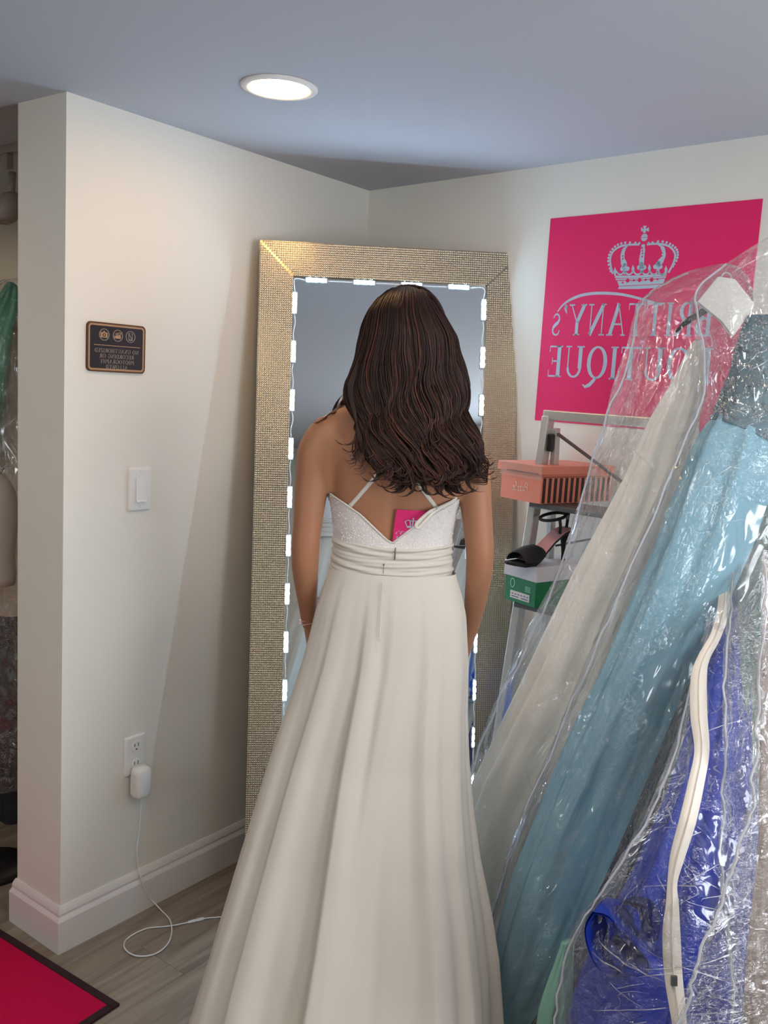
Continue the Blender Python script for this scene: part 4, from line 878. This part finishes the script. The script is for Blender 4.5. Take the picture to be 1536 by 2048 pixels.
# ------------------------------------------------------------------ bagged gowns on the right
def stations(rows, n):
    rows = np.array([list(r)+[rows[i-1][4] if len(r) < 5 else r[4]][:0] for i, r in enumerate(rows)], float)
    return smooth_path(rows, n)
def loft(rows, thick, n=120, m=72, folds=0, famp=.0, seed=0, crumple=0., cl=6., ca=20., power=2., push=0., twist=0., top_close=False, bot_close=False):
    S_ = stations(rows, n); a = np.arange(m)*2*PI/m; R, U_ = [], []
    rr = np.random.default_rng(seed); ph = rr.uniform(0, 6.28, 6); e = lambda c: np.sign(c)*np.abs(c)**(2/power)
    for i, (lx, ly, rx, ry, d) in enumerate(S_):
        t_ = i/(n-1); Lp, Rp = at(lx, ly, d), at(rx, ry, d); c = (Lp+Rp)/2; hv = (Rp-Lp)/2; hw = np.linalg.norm(hv); tw = -CF-hv*((-CF)@hv)/(hw*hw+1e-9); tw /= np.linalg.norm(tw)
        g = 1.; ht = max(thick*hw, .012)
        if folds:
            off = famp*hw*(np.sin(a*folds+ph[0]+2.*np.sin(t_*3+ph[1])+twist*t_*6)*.6+np.sin(a*(folds*1.7)+ph[2]+3*t_)*.35+.5*vn(a*folds*.9, np.full(m, t_*cl), seed))
        else: off = np.zeros(m)
        if crumple:
            q = 1-np.abs(vn(a*ca/6.28, np.full(m, t_*cl), seed+1))*2; q2 = 1-np.abs(vn(a*ca*2.3/6.28, np.full(m, t_*cl*3.1), seed+2))*2
            q3 = vn(a*ca*.5/6.28, np.full(m, t_*cl*.4), seed+3)
            off = off+crumple*(q*.55+q2*.3+q3*.8)
        x_, y_ = e(np.cos(a)), e(np.sin(a))
        R.append(c+((hw+off)*x_)[:, None]*(hv/(hw+1e-9))+((ht+off)*y_)[:, None]*tw+tw*push)
        U_.append(np.stack([a/(2*PI)*max(hw*12, .8), np.full(m, t_*7)], 1))
    return rings(R, cap=True), np.vstack(U_), R
def gown(name, rows, thick, m_, label, folds=9, famp=.10, seed=1, n=130, extra=None, **k):
    g, uv, R = loft(rows, thick, n, 96, folds, famp, seed, **k)
    base = np.mean(R[-1], 0); t = thing(name, label, 'gown', base); obj('skirt', g, m_, t, True); return t, R
def bag(rows, thick, m_, label, seed=1, crumple=.006, n=210, ca=26, cl=13, seam=True, push=0., creases=60, clen=1.):
    g, uv, R = loft(rows, thick, n, 110, 0, 0, seed, crumple, cl, ca, 2.3, push)
    base = np.mean(R[-1], 0); t = thing('garment_bag', label, 'garment bag', base, 'clear garment bags on the right')
    obj('film', g, m_, t, True, uv=uv)
    rr = np.random.default_rng(seed+5); cs = []; A = np.array(R); nn, mm = A.shape[:2]; cen = A.mean(1)
    for k in range(creases):
        ln = int(rr.integers(3, 15)*nn/210*clen); i0 = int(rr.integers(2, nn-ln-2)); th0 = rr.uniform(math.pi*.06, math.pi*.94); dr = rr.choice((-1, 1))*rr.uniform(.0, .16)**1.; P = []
        th = th0
        for q in range(ln):
            if rr.random() < .18: dr = rr.normal(0, .09)
            th += dr+rr.normal(0, .006); th = min(max(th, .12), PI-.12); f = (th/(2*PI)*mm) % mm; j = int(f); p = A[i0+q, j % mm]*(1-f+j)+A[i0+q, (j+1) % mm]*(f-j); o_ = p-cen[i0+q]; P.append(p+o_/np.linalg.norm(o_)*.0009)
        P = smooth_path(P, max(ln*2, 8)); w_ = rr.uniform(.0009, .0019)*np.sin(np.linspace(.15, PI-.15, len(P)))**.5; cs.append(tube(P, w_, 6))
    if cs: obj('film_creases', join(*cs), 'crease_film', t, True, kind='stuff')
    if seam: obj('welded_seam', tube(np.array([r[len(r)//2] for r in R[::3]]), .0020, 6), 'seam', t, True)
    return t, R
# white gown
t, R = gown('white_gown', [(1390, 680, 1402, 682, 2.020), (1378, 696, 1410, 706, 2.020), (1345, 765, 1408, 785, 2.020), (1300, 845, 1385, 880, 2.028), (1262, 940, 1376, 985, 2.039), (1212, 1040, 1357, 1100, 2.050), (1150, 1160, 1318, 1235, 2.066), (1062, 1345, 1254, 1425, 2.096), (990, 1490, 1191, 1565, 2.126), (940, 1600, 1136, 1665, 2.157), (915, 1720, 1086, 1765, 2.187), (925, 1830, 1046, 1850, 2.221), (935, 1870, 1036, 1885, 2.248)], .5, 'gown_white', 'long white gown leaning in a clear bag beside the ladder', 7, .085, 4)
bag([(1375, 546, 1438, 532, 2.012), (1325, 568, 1470, 545, 2.012), (1286, 603, 1495, 600, 2.012), (1263, 687, 1480, 720, 2.020), (1218, 838, 1432, 900, 2.028), (1178, 967, 1392, 1030, 2.039), (1124, 1124, 1342, 1200, 2.058), (1040, 1305, 1272, 1400, 2.088), (986, 1430, 1205, 1510, 2.115), (935, 1585, 1125, 1650, 2.149), (908, 1720, 1062, 1768, 2.187), (915, 1850, 1025, 1862, 2.225), (930, 1880, 1015, 1895, 2.256)], .8, 'bag_clear', 'clear plastic garment bag over the white gown', 21, .0105, ca=28, cl=13, creases=24)
# light blue gown
sk_rows = [(1430, 828, 1556, 892, 1.860), (1392, 885, 1545, 955, 1.864), (1352, 990, 1518, 1050, 1.871), (1310, 1100, 1472, 1160, 1.879), (1262, 1210, 1418, 1275, 1.890), (1203, 1345, 1352, 1405, 1.906), (1138, 1480, 1290, 1545, 1.925), (1073, 1640, 1222, 1705, 1.944), (1028, 1760, 1165, 1832, 1.963), (993, 1890, 1110, 1955, 1.982), (981, 1990, 1065, 2032, 2.001), (988, 2062, 1035, 2078, 2.016)]
t, R = gown('light_blue_gown', sk_rows, .55, 'gown_blue', 'light blue gown with silver beaded bodice hanging slanted in a clear bag', 7, .085, 8, twist=.4)
bg, _, BR = loft([(1492, 632, 1588, 640, 1.85), (1476, 680, 1592, 700, 1.85), (1462, 740, 1592, 765, 1.85), (1440, 800, 1588, 835, 1.855), (1422, 838, 1560, 900, 1.86)], .55, 60, 64, 5, .03, 9)
bo = obj('bodice', bg, 'gown_bodice', t, True, label='teal bodice thick with silver beads')
bd = []; rb = random.Random(5)
for k in range(3600):
    i = rb.randrange(0, 59); j = int(rb.random()*64) % 64
    if vn(np.array([j*.35]), np.array([i*.22]), 6)[0] < -.18: continue
    p = BR[i][j]*(1-rb.random()*.9); f_, g_ = rb.random(), rb.random(); p = (BR[i][j]*(1-f_)+BR[i][(j+1) % 64]*f_)*(1-g_)+(BR[i+1][j]*(1-f_)+BR[i+1][(j+1) % 64]*f_)*g_
    o_ = p-np.mean(BR[i], 0); o_ /= np.linalg.norm(o_); o_ = o_+np.array([rb.uniform(-.5, .5) for _ in range(3)]); o_ /= np.linalg.norm(o_); u_ = np.cross(o_, (.3, .2, .9)); u_ /= np.linalg.norm(u_); w_ = np.cross(o_, u_); r_ = rb.uniform(.0012, .0034)
    bd.append((np.array([p+o_*r_*1.2]+[p+r_*(u_*math.cos(q)+w_*math.sin(q)) for q in (0, PI/2, PI, 1.5*PI)]), [(0, 1, 2), (0, 2, 3), (0, 3, 4), (0, 4, 1)]))
obj('beads', join(*bd), 'sequin', bo, kind='stuff')
bag([(1452, 528, 1600, 440, 1.852), (1418, 560, 1620, 500, 1.852), (1398, 612, 1630, 610, 1.852), (1412, 700, 1630, 720, 1.852), (1398, 800, 1618, 860, 1.852), (1366, 880, 1590, 960, 1.856), (1325, 1000, 1550, 1075, 1.864), (1240, 1205, 1442, 1300, 1.887), (1180, 1340, 1375, 1422, 1.902), (1113, 1480, 1312, 1558, 1.921), (1050, 1640, 1245, 1715, 1.940), (1005, 1765, 1185, 1845, 1.959), (974, 1895, 1125, 1965, 1.978), (965, 2000, 1080, 2045, 1.997), (972, 2075, 1045, 2090, 2.012)], .95, 'bag_clear', 'clear plastic garment bag over the light blue gown', 33, .0115, ca=28, cl=14, creases=24)
# black gown in the gap
t, R = gown('black_gown', [(1470, 1090, 1530, 1090, 2.08), (1420, 1200, 1540, 1220, 2.08), (1330, 1400, 1520, 1430, 2.10), (1230, 1620, 1450, 1670, 2.13), (1140, 1830, 1370, 1900, 2.17), (1080, 1990, 1320, 2050, 2.2), (1050, 2110, 1300, 2160, 2.22)], .35, 'gown_black', 'black gown in the dark gap between the light blue and royal blue gowns', 9, .10, 14)
bag([(1450, 1080, 1545, 1080, 2.0), (1400, 1200, 1550, 1220, 2.0), (1300, 1420, 1500, 1440, 2.02), (1205, 1640, 1420, 1680, 2.05), (1115, 1850, 1340, 1900, 2.1), (1060, 2000, 1290, 2050, 2.12), (1035, 2120, 1270, 2160, 2.14)], .3, 'bag_smoke', 'crinkled clear bag over the black gown', 41, .009, seam=False)
# mint gown
gown('mint_gown', [(1124, 1885, 1148, 1880, 1.84), (1104, 1940, 1146, 1935, 1.85), (1085, 2000, 1143, 2000, 1.86), (1072, 2060, 1140, 2060, 1.87), (1050, 2200, 1140, 2200, 1.9), (1020, 2440, 1140, 2440, 1.95)], .5, 'gown_mint', 'narrow mint green gown at the bottom edge beside the light blue gown', 6, .08, 16)
# royal blue gown with rosette
t, R = gown('royal_blue_gown', [(1462, 1040, 1500, 1040, 2.0), (1455, 1120, 1500, 1120, 1.97), (1430, 1270, 1505, 1290, 1.84), (1380, 1440, 1505, 1460, 1.72), (1340, 1580, 1508, 1620, 1.66), (1285, 1710, 1508, 1750, 1.64), (1228, 1830, 1500, 1860, 1.65), (1172, 1945, 1500, 1970, 1.66), (1152, 2060, 1505, 2080, 1.67), (1150, 2250, 1520, 2270, 1.70), (1140, 2560, 1530, 2580, 1.76)], .45, 'gown_royal', 'royal blue gown with a ruffled rosette in a zipped clear bag', 8, .10, 24)
def loop(pts, d, dep, wid, tilt):                            # one ruffle loop: a closed fold of satin seen partly into its mouth
    q = smooth_path([at(u, v, d) for u, v in pts]+[at(*pts[0], d)], 46); R = []
    ax = CF*1.+CR*tilt[0]+CU*tilt[1]; ax /= np.linalg.norm(ax); c = q.mean(0)
    for f in np.linspace(-.5, .5, 9):
        k = 1-.30*(f+.5)**1.6; R.append(c+(q-c)*k+ax*dep*f+(CU*.004*math.sin(f*5)))
    a, b = rings(R, cap=False); R2 = [r*1. for r in R[::-1]]
    for r in R2: r[:] = r.mean(0)+(r-r.mean(0))*.93
    return rings(R+R2, cap=False)
for pts, d, dep, tl_ in (([(1197, 1800), (1182, 1830), (1188, 1872), (1208, 1912), (1240, 1928), (1262, 1905), (1272, 1872), (1255, 1840), (1228, 1808)], 1.535, .075, (.55, .10)),
                         ([(1228, 1806), (1258, 1794), (1292, 1806), (1306, 1842), (1300, 1880), (1274, 1876), (1252, 1846)], 1.545, .070, (-.1, -.55)),
                         ([(1216, 1850), (1244, 1838), (1272, 1868), (1296, 1900), (1290, 1925), (1250, 1922), (1222, 1890)], 1.525, .05, (.25, .35))):
    obj('rosette_petal', loop(pts, d, dep, 0, tl_), 'gown_royal', t, True)
rl, _, RR_ = loft([(1205, 1925, 1290, 1900, 1.56), (1168, 1960, 1330, 1930, 1.56), (1152, 2010, 1340, 1990, 1.57), (1150, 2060, 1330, 2060, 1.58), (1165, 2130, 1320, 2130, 1.60)], .5, 50, 60, 5, .10, 27)
obj('ruffle', rl, 'gown_royal', t, True)
tb, R = bag([(1452, 1010, 1515, 1010, 2.0), (1436, 1150, 1520, 1155, 1.93), (1412, 1250, 1522, 1265, 1.83), (1385, 1370, 1520, 1390, 1.73), (1345, 1530, 1520, 1560, 1.62), (1300, 1640, 1525, 1690, 1.58), (1225, 1760, 1520, 1800, 1.56), (1150, 1870, 1515, 1910, 1.56), (1128, 1950, 1515, 1980, 1.57), (1112, 2060, 1520, 2080, 1.58), (1105, 2250, 1540, 2270, 1.61), (1095, 2560, 1550, 2580, 1.66)], .62, 'bag_clear', 'clear plastic garment bag with white zipper tape over the royal blue gown', 51, .009, 240, creases=110)
zc = [(1462, 1050, 9), (1456, 1105, 12), (1452, 1160, 13), (1448, 1215, 13), (1432, 1270, 11), (1408, 1315, 12), (1398, 1355, 16), (1398, 1430, 17), (1404, 1500, 15), (1394, 1560, 16), (1376, 1640, 17), (1356, 1710, 15), (1345, 1765, 10), (1345, 1810, 13), (1343, 1870, 18), (1347, 1950, 18), (1356, 2020, 16), (1362, 2070, 13)]
def front_depth(v): return np.interp(v, [1040, 1150, 1250, 1370, 1530, 1640, 2080], [1.975, 1.885, 1.785, 1.685, 1.555, 1.505, 1.435])
q = smooth_path(np.array(zc, float), 120); RZ = []
for i, (u, v, hw) in enumerate(q):
    d = front_depth(v); dd = q[min(i+1, 119)][:2]-q[max(i-1, 0)][:2]; dd /= np.linalg.norm(dd)+1e-9; nrm = np.array([-dd[1], dd[0]]); a = at(u+nrm[0]*hw, v+nrm[1]*hw, d); b = at(u-nrm[0]*hw, v-nrm[1]*hw, d)
    RZ.append(np.array([a, b, b+CF*.0014, a+CF*.0014]))
zt_o = obj('zipper_tape', rings(RZ), 'satin_tape', tb, True, label='long white zipper tape')
obj('zipper_teeth', tube(np.array([at(u, v, front_depth(v))-CF*.002 for u, v, _ in q]), .0011, 6), 'satin_tape', zt_o, True)
pz = at(1346, 1958, front_depth(1958))-CF*.004; obj('zipper_slider', fbox(pz, CR, CU, -CF, (-.005, -.008, -.001), (.005, .008, .004), .001), 'alu_dark', zt_o)
# teal gown at the right edge and the blush one in front
gown('teal_gown', [(1500, 820, 1570, 820, 2.05), (1480, 930, 1575, 930, 2.02), (1472, 1100, 1580, 1100, 1.97), (1470, 1300, 1590, 1300, 1.82), (1480, 1500, 1610, 1500, 1.70), (1500, 1700, 1640, 1700, 1.70), (1510, 2060, 1680, 2060, 1.72), (1500, 2560, 1700, 2560, 1.76)], .4, 'gown_teal', 'grey green gown at the right edge behind layers of plastic', 7, .09, 34)
bag([(1500, 810, 1575, 810, 2.0), (1480, 1000, 1580, 990, 1.96), (1466, 1150, 1590, 1150, 1.84), (1458, 1300, 1600, 1300, 1.68), (1462, 1450, 1620, 1450, 1.56), (1455, 1600, 1640, 1600, 1.54), (1450, 1750, 1660, 1750, 1.52), (1460, 1900, 1680, 1900, 1.50), (1470, 2080, 1700, 2080, 1.50), (1470, 2560, 1720, 2560, 1.54)], .35, 'bag_smoke', 'crinkled clear bag over the grey green gown at the right edge', 61, .010)
gown('blush_gown', [(1526, 1120, 1600, 1120, 1.36), (1524, 1300, 1620, 1300, 1.34), (1522, 1500, 1640, 1500, 1.32), (1520, 1700, 1660, 1700, 1.30), (1500, 1900, 1680, 1900, 1.28), (1490, 2080, 1700, 2080, 1.28), (1470, 2560, 1760, 2560, 1.32)], .4, 'gown_blush', 'pale blush gown cut off by the right edge of the picture', 6, .06, 44)
bag([(1534, 1100, 1640, 1090, 1.28), (1532, 1300, 1680, 1300, 1.26), (1528, 1450, 1700, 1450, 1.24), (1514, 1600, 1720, 1600, 1.22), (1478, 1720, 1740, 1720, 1.20), (1440, 1820, 1760, 1820, 1.19), (1395, 1930, 1780, 1930, 1.18), (1352, 2060, 1800, 2060, 1.18), (1290, 2250, 1820, 2250, 1.20), (1200, 2640, 1840, 2640, 1.26)], .25, 'bag_clear', 'nearest clear garment bag with sloping folded edge at the lower right corner', 71, .011)
# hanger and white shoulder guard showing through the film
hg = at(1400, 634, 2.0)
t = thing('hanger', 'black plastic clothes hanger showing through the clear bag above the white gown', 'hanger', hg)
hp = [at(1352, 664, 2.03), at(1366, 650, 2.02), at(1385, 636, 2.01), at(1408, 622, 2.0), at(1436, 606, 1.99), at(1470, 622, 1.98), at(1500, 642, 1.97)]
obj('arm', tube(smooth_path(hp, 40), np.interp(np.linspace(0, 1, 40), [0, .25, .5, .75, 1], [.004, .011, .012, .011, .004]), 10, flat=.6), 'black_plastic', t, True)
hk = [at(1436, 606, 1.99), at(1437, 585, 1.99), at(1440, 560, 1.99), at(1450, 545, 1.99), at(1462, 552, 1.99), at(1462, 568, 1.99)]
obj('hook', tube(smooth_path(hk, 30), .002, 8), 'alu', t, True)
gp = [(1396, 603), (1437, 553), (1470, 558), (1508, 606), (1503, 622), (1467, 672), (1444, 642)]
gd = np.array([at(u, v, 1.845) for u, v in gp]); gb = gd+CF*.012; k = len(gp)
obj('shoulder_guard', (np.vstack([gd-CF*0, gb, [gd.mean(0)-CF*.012]]), [(i, (i+1) % k, 2*k) for i in range(k)]+[(k+i, k+(i+1) % k, (i+1) % k, i) for i in range(k)]+[tuple(range(k, 2*k))[::-1]]), 'paper_white', None, False, 'white paper shoulder guard over the hanger above the light blue gown', 'paper')

# ------------------------------------------------------------------ pink rug
c0 = on_plane(240, 2012, Z, 0); e1 = on_plane(0, 1862, Z, 0)-c0; e1 /= np.linalg.norm(e1); e2 = np.array([-e1[1], e1[0], 0]); e2 *= np.sign(e2@(CAM-c0))
q_ = on_plane(190, 2048, Z, 0)-c0; e2 = q_/np.linalg.norm(q_); e2 = e2-e1*(e2@e1); e2 /= np.linalg.norm(e2)
t = thing('rug', 'bright pink rug with a black bound edge on the floor at lower left', 'rug', tuple(c0))
RL_, RW_ = 1.3, .75; bw_ = .022
obj('pile', fbox(c0, e1, e2, Z, (bw_, bw_, .0005), (RL_-bw_, RW_-bw_, .0065), .001), 'rug_pink', t)
for lo, hi in (((0, 0, .0005), (RL_, bw_, .0075)), ((0, RW_-bw_, .0005), (RL_, RW_, .0075)), ((0, bw_, .0005), (bw_, RW_-bw_, .0075)), ((RL_-bw_, bw_, .0005), (RL_, RW_-bw_, .0075))):
    obj('bound_edge', fbox(c0, e1, e2, Z, lo, hi, .002), 'rug_edge', t)

# ------------------------------------------------------------------ glimpse of the next room on the left
trk = at(12, 345, 3.0); dirT = np.array([.62, .785, 0])
t = thing('track_light', 'grey spotlight hanging from a ceiling track in the next room', 'light', trk)
tz = at(10, 325, 3.0)[2]; top_ = H+.06
p = at(16, 332, 3.0)
obj('track', fbox(np.array([p[0], p[1], top_-.055+.0]), X, Y, Z, (-1.2, -.012, .03), (.25, .012, .055), .002), 'track_grey', t)
obj('rod', fbox(np.array([p[0], p[1], 0]), X, Y, Z, (-.014, -.012, p[2]-.01), (.014, .012, top_-.026), .003), 'track_grey', t)
stem0 = at(25, 345, 3.0); stem1 = at(22, 392, 3.0)
obj('stem', tube([stem0+Z*.0, stem1], .012, 12), 'track_grey', t, True)
hc = at(16, 418, 3.0)
obj('lamp_head', disc_lathe(hc, CR, -CF, CU*.96+CR*.28, [(.004, .052), (.026, .050), (.040, .038), (.044, .0), (.036, -.036), (.020, -.048), (.016, -.046)], 28), 'track_grey', t, True)
obj('lamp_lens', disc_lathe(hc-(CU*.96+CR*.28)*.042, CR, -CF, -(CU*.96+CR*.28), [(.026, -.004), (.024, .0), (.001, .001)], 20), 'track_glow', t, True)
gown('emerald_gown', [(14, 566, 26, 565, 3.02), (4, 580, 36, 578, 3.02), (-20, 620, 36, 620, 3.02), (-50, 680, 20, 700, 3.0), (-80, 760, 10, 790, 3.0), (-120, 900, -10, 920, 3.0), (-160, 1200, -40, 1200, 3.0)], .5, 'gown_emerald', 'glittering emerald gown in a clear bag seen past the wall end', 5, .08, 51)
gown('cream_gown', [(28, 590, 60, 588, 3.12), (14, 620, 90, 620, 3.12), (5, 700, 110, 700, 3.12), (-5, 850, 120, 850, 3.12), (-10, 1000, 130, 1000, 3.12), (-20, 1180, 140, 1180, 3.12), (-20, 1230, 130, 1230, 3.12)], .4, 'gown_cream', 'cream gown hanging beside the wall end under clear plastic', 8, .09, 52)
gown('black_dress', [(-30, 1130, 120, 1130, 3.25), (-40, 1300, 130, 1300, 3.22), (-60, 1500, 140, 1500, 3.2), (-60, 1690, 140, 1690, 3.2)], .4, 'gown_black', 'black dress hanging low in the next room', 8, .08, 53)
bag([(12, 561, 40, 557, 2.98), (-4, 575, 66, 575, 2.98), (-40, 640, 90, 640, 2.96), (-50, 800, 100, 800, 2.96), (-50, 1000, 110, 1000, 2.96), (-50, 1200, 110, 1200, 2.98), (-45, 1420, 90, 1420, 3.0), (-30, 1540, 60, 1540, 3.02), (-10, 1585, 40, 1580, 3.04)], .5, 'bag_clear', 'clear bag over the emerald and cream gowns in the next room', 81, .010)
mc = at(-8, 1050, 2.72); a = np.arange(28)*2*PI/28
t = thing('mannequin', 'headless pale mannequin torso cut off by the left edge of the picture', 'mannequin', (mc[0], mc[1], 0))
R = []
for v, w_ in ((950, .02), (962, .045), (985, .062), (1020, .072), (1070, .066), (1110, .060), (1150, .064), (1170, .06)):
    c = at(-12, v, 2.72); R.append(c+np.cos(a)[:, None]*CR*w_+np.sin(a)[:, None]*np.array([CF[0], CF[1], 0])*w_*.8)
obj('torso', rings(R), 'mannequin', t, True)
obj('seam', tube([R[i][4]+(R[i][4]-np.mean(R[i], 0))*.02 for i in range(1, 8)], .002, 6), 'mannequin_seam', t, True)
cb_ = at(-12, 1172, 2.72); obj('pole', tube([(cb_[0], cb_[1], cb_[2]+.03), (cb_[0], cb_[1], .02)], .012, 12), 'black_plastic', t, True)
obj('base', disc_lathe((cb_[0], cb_[1], 0), X, Y, Z, [(.11, 0), (.11, .012), (.10, .018), (.02, .024)], 32), 'black_plastic', t, True)
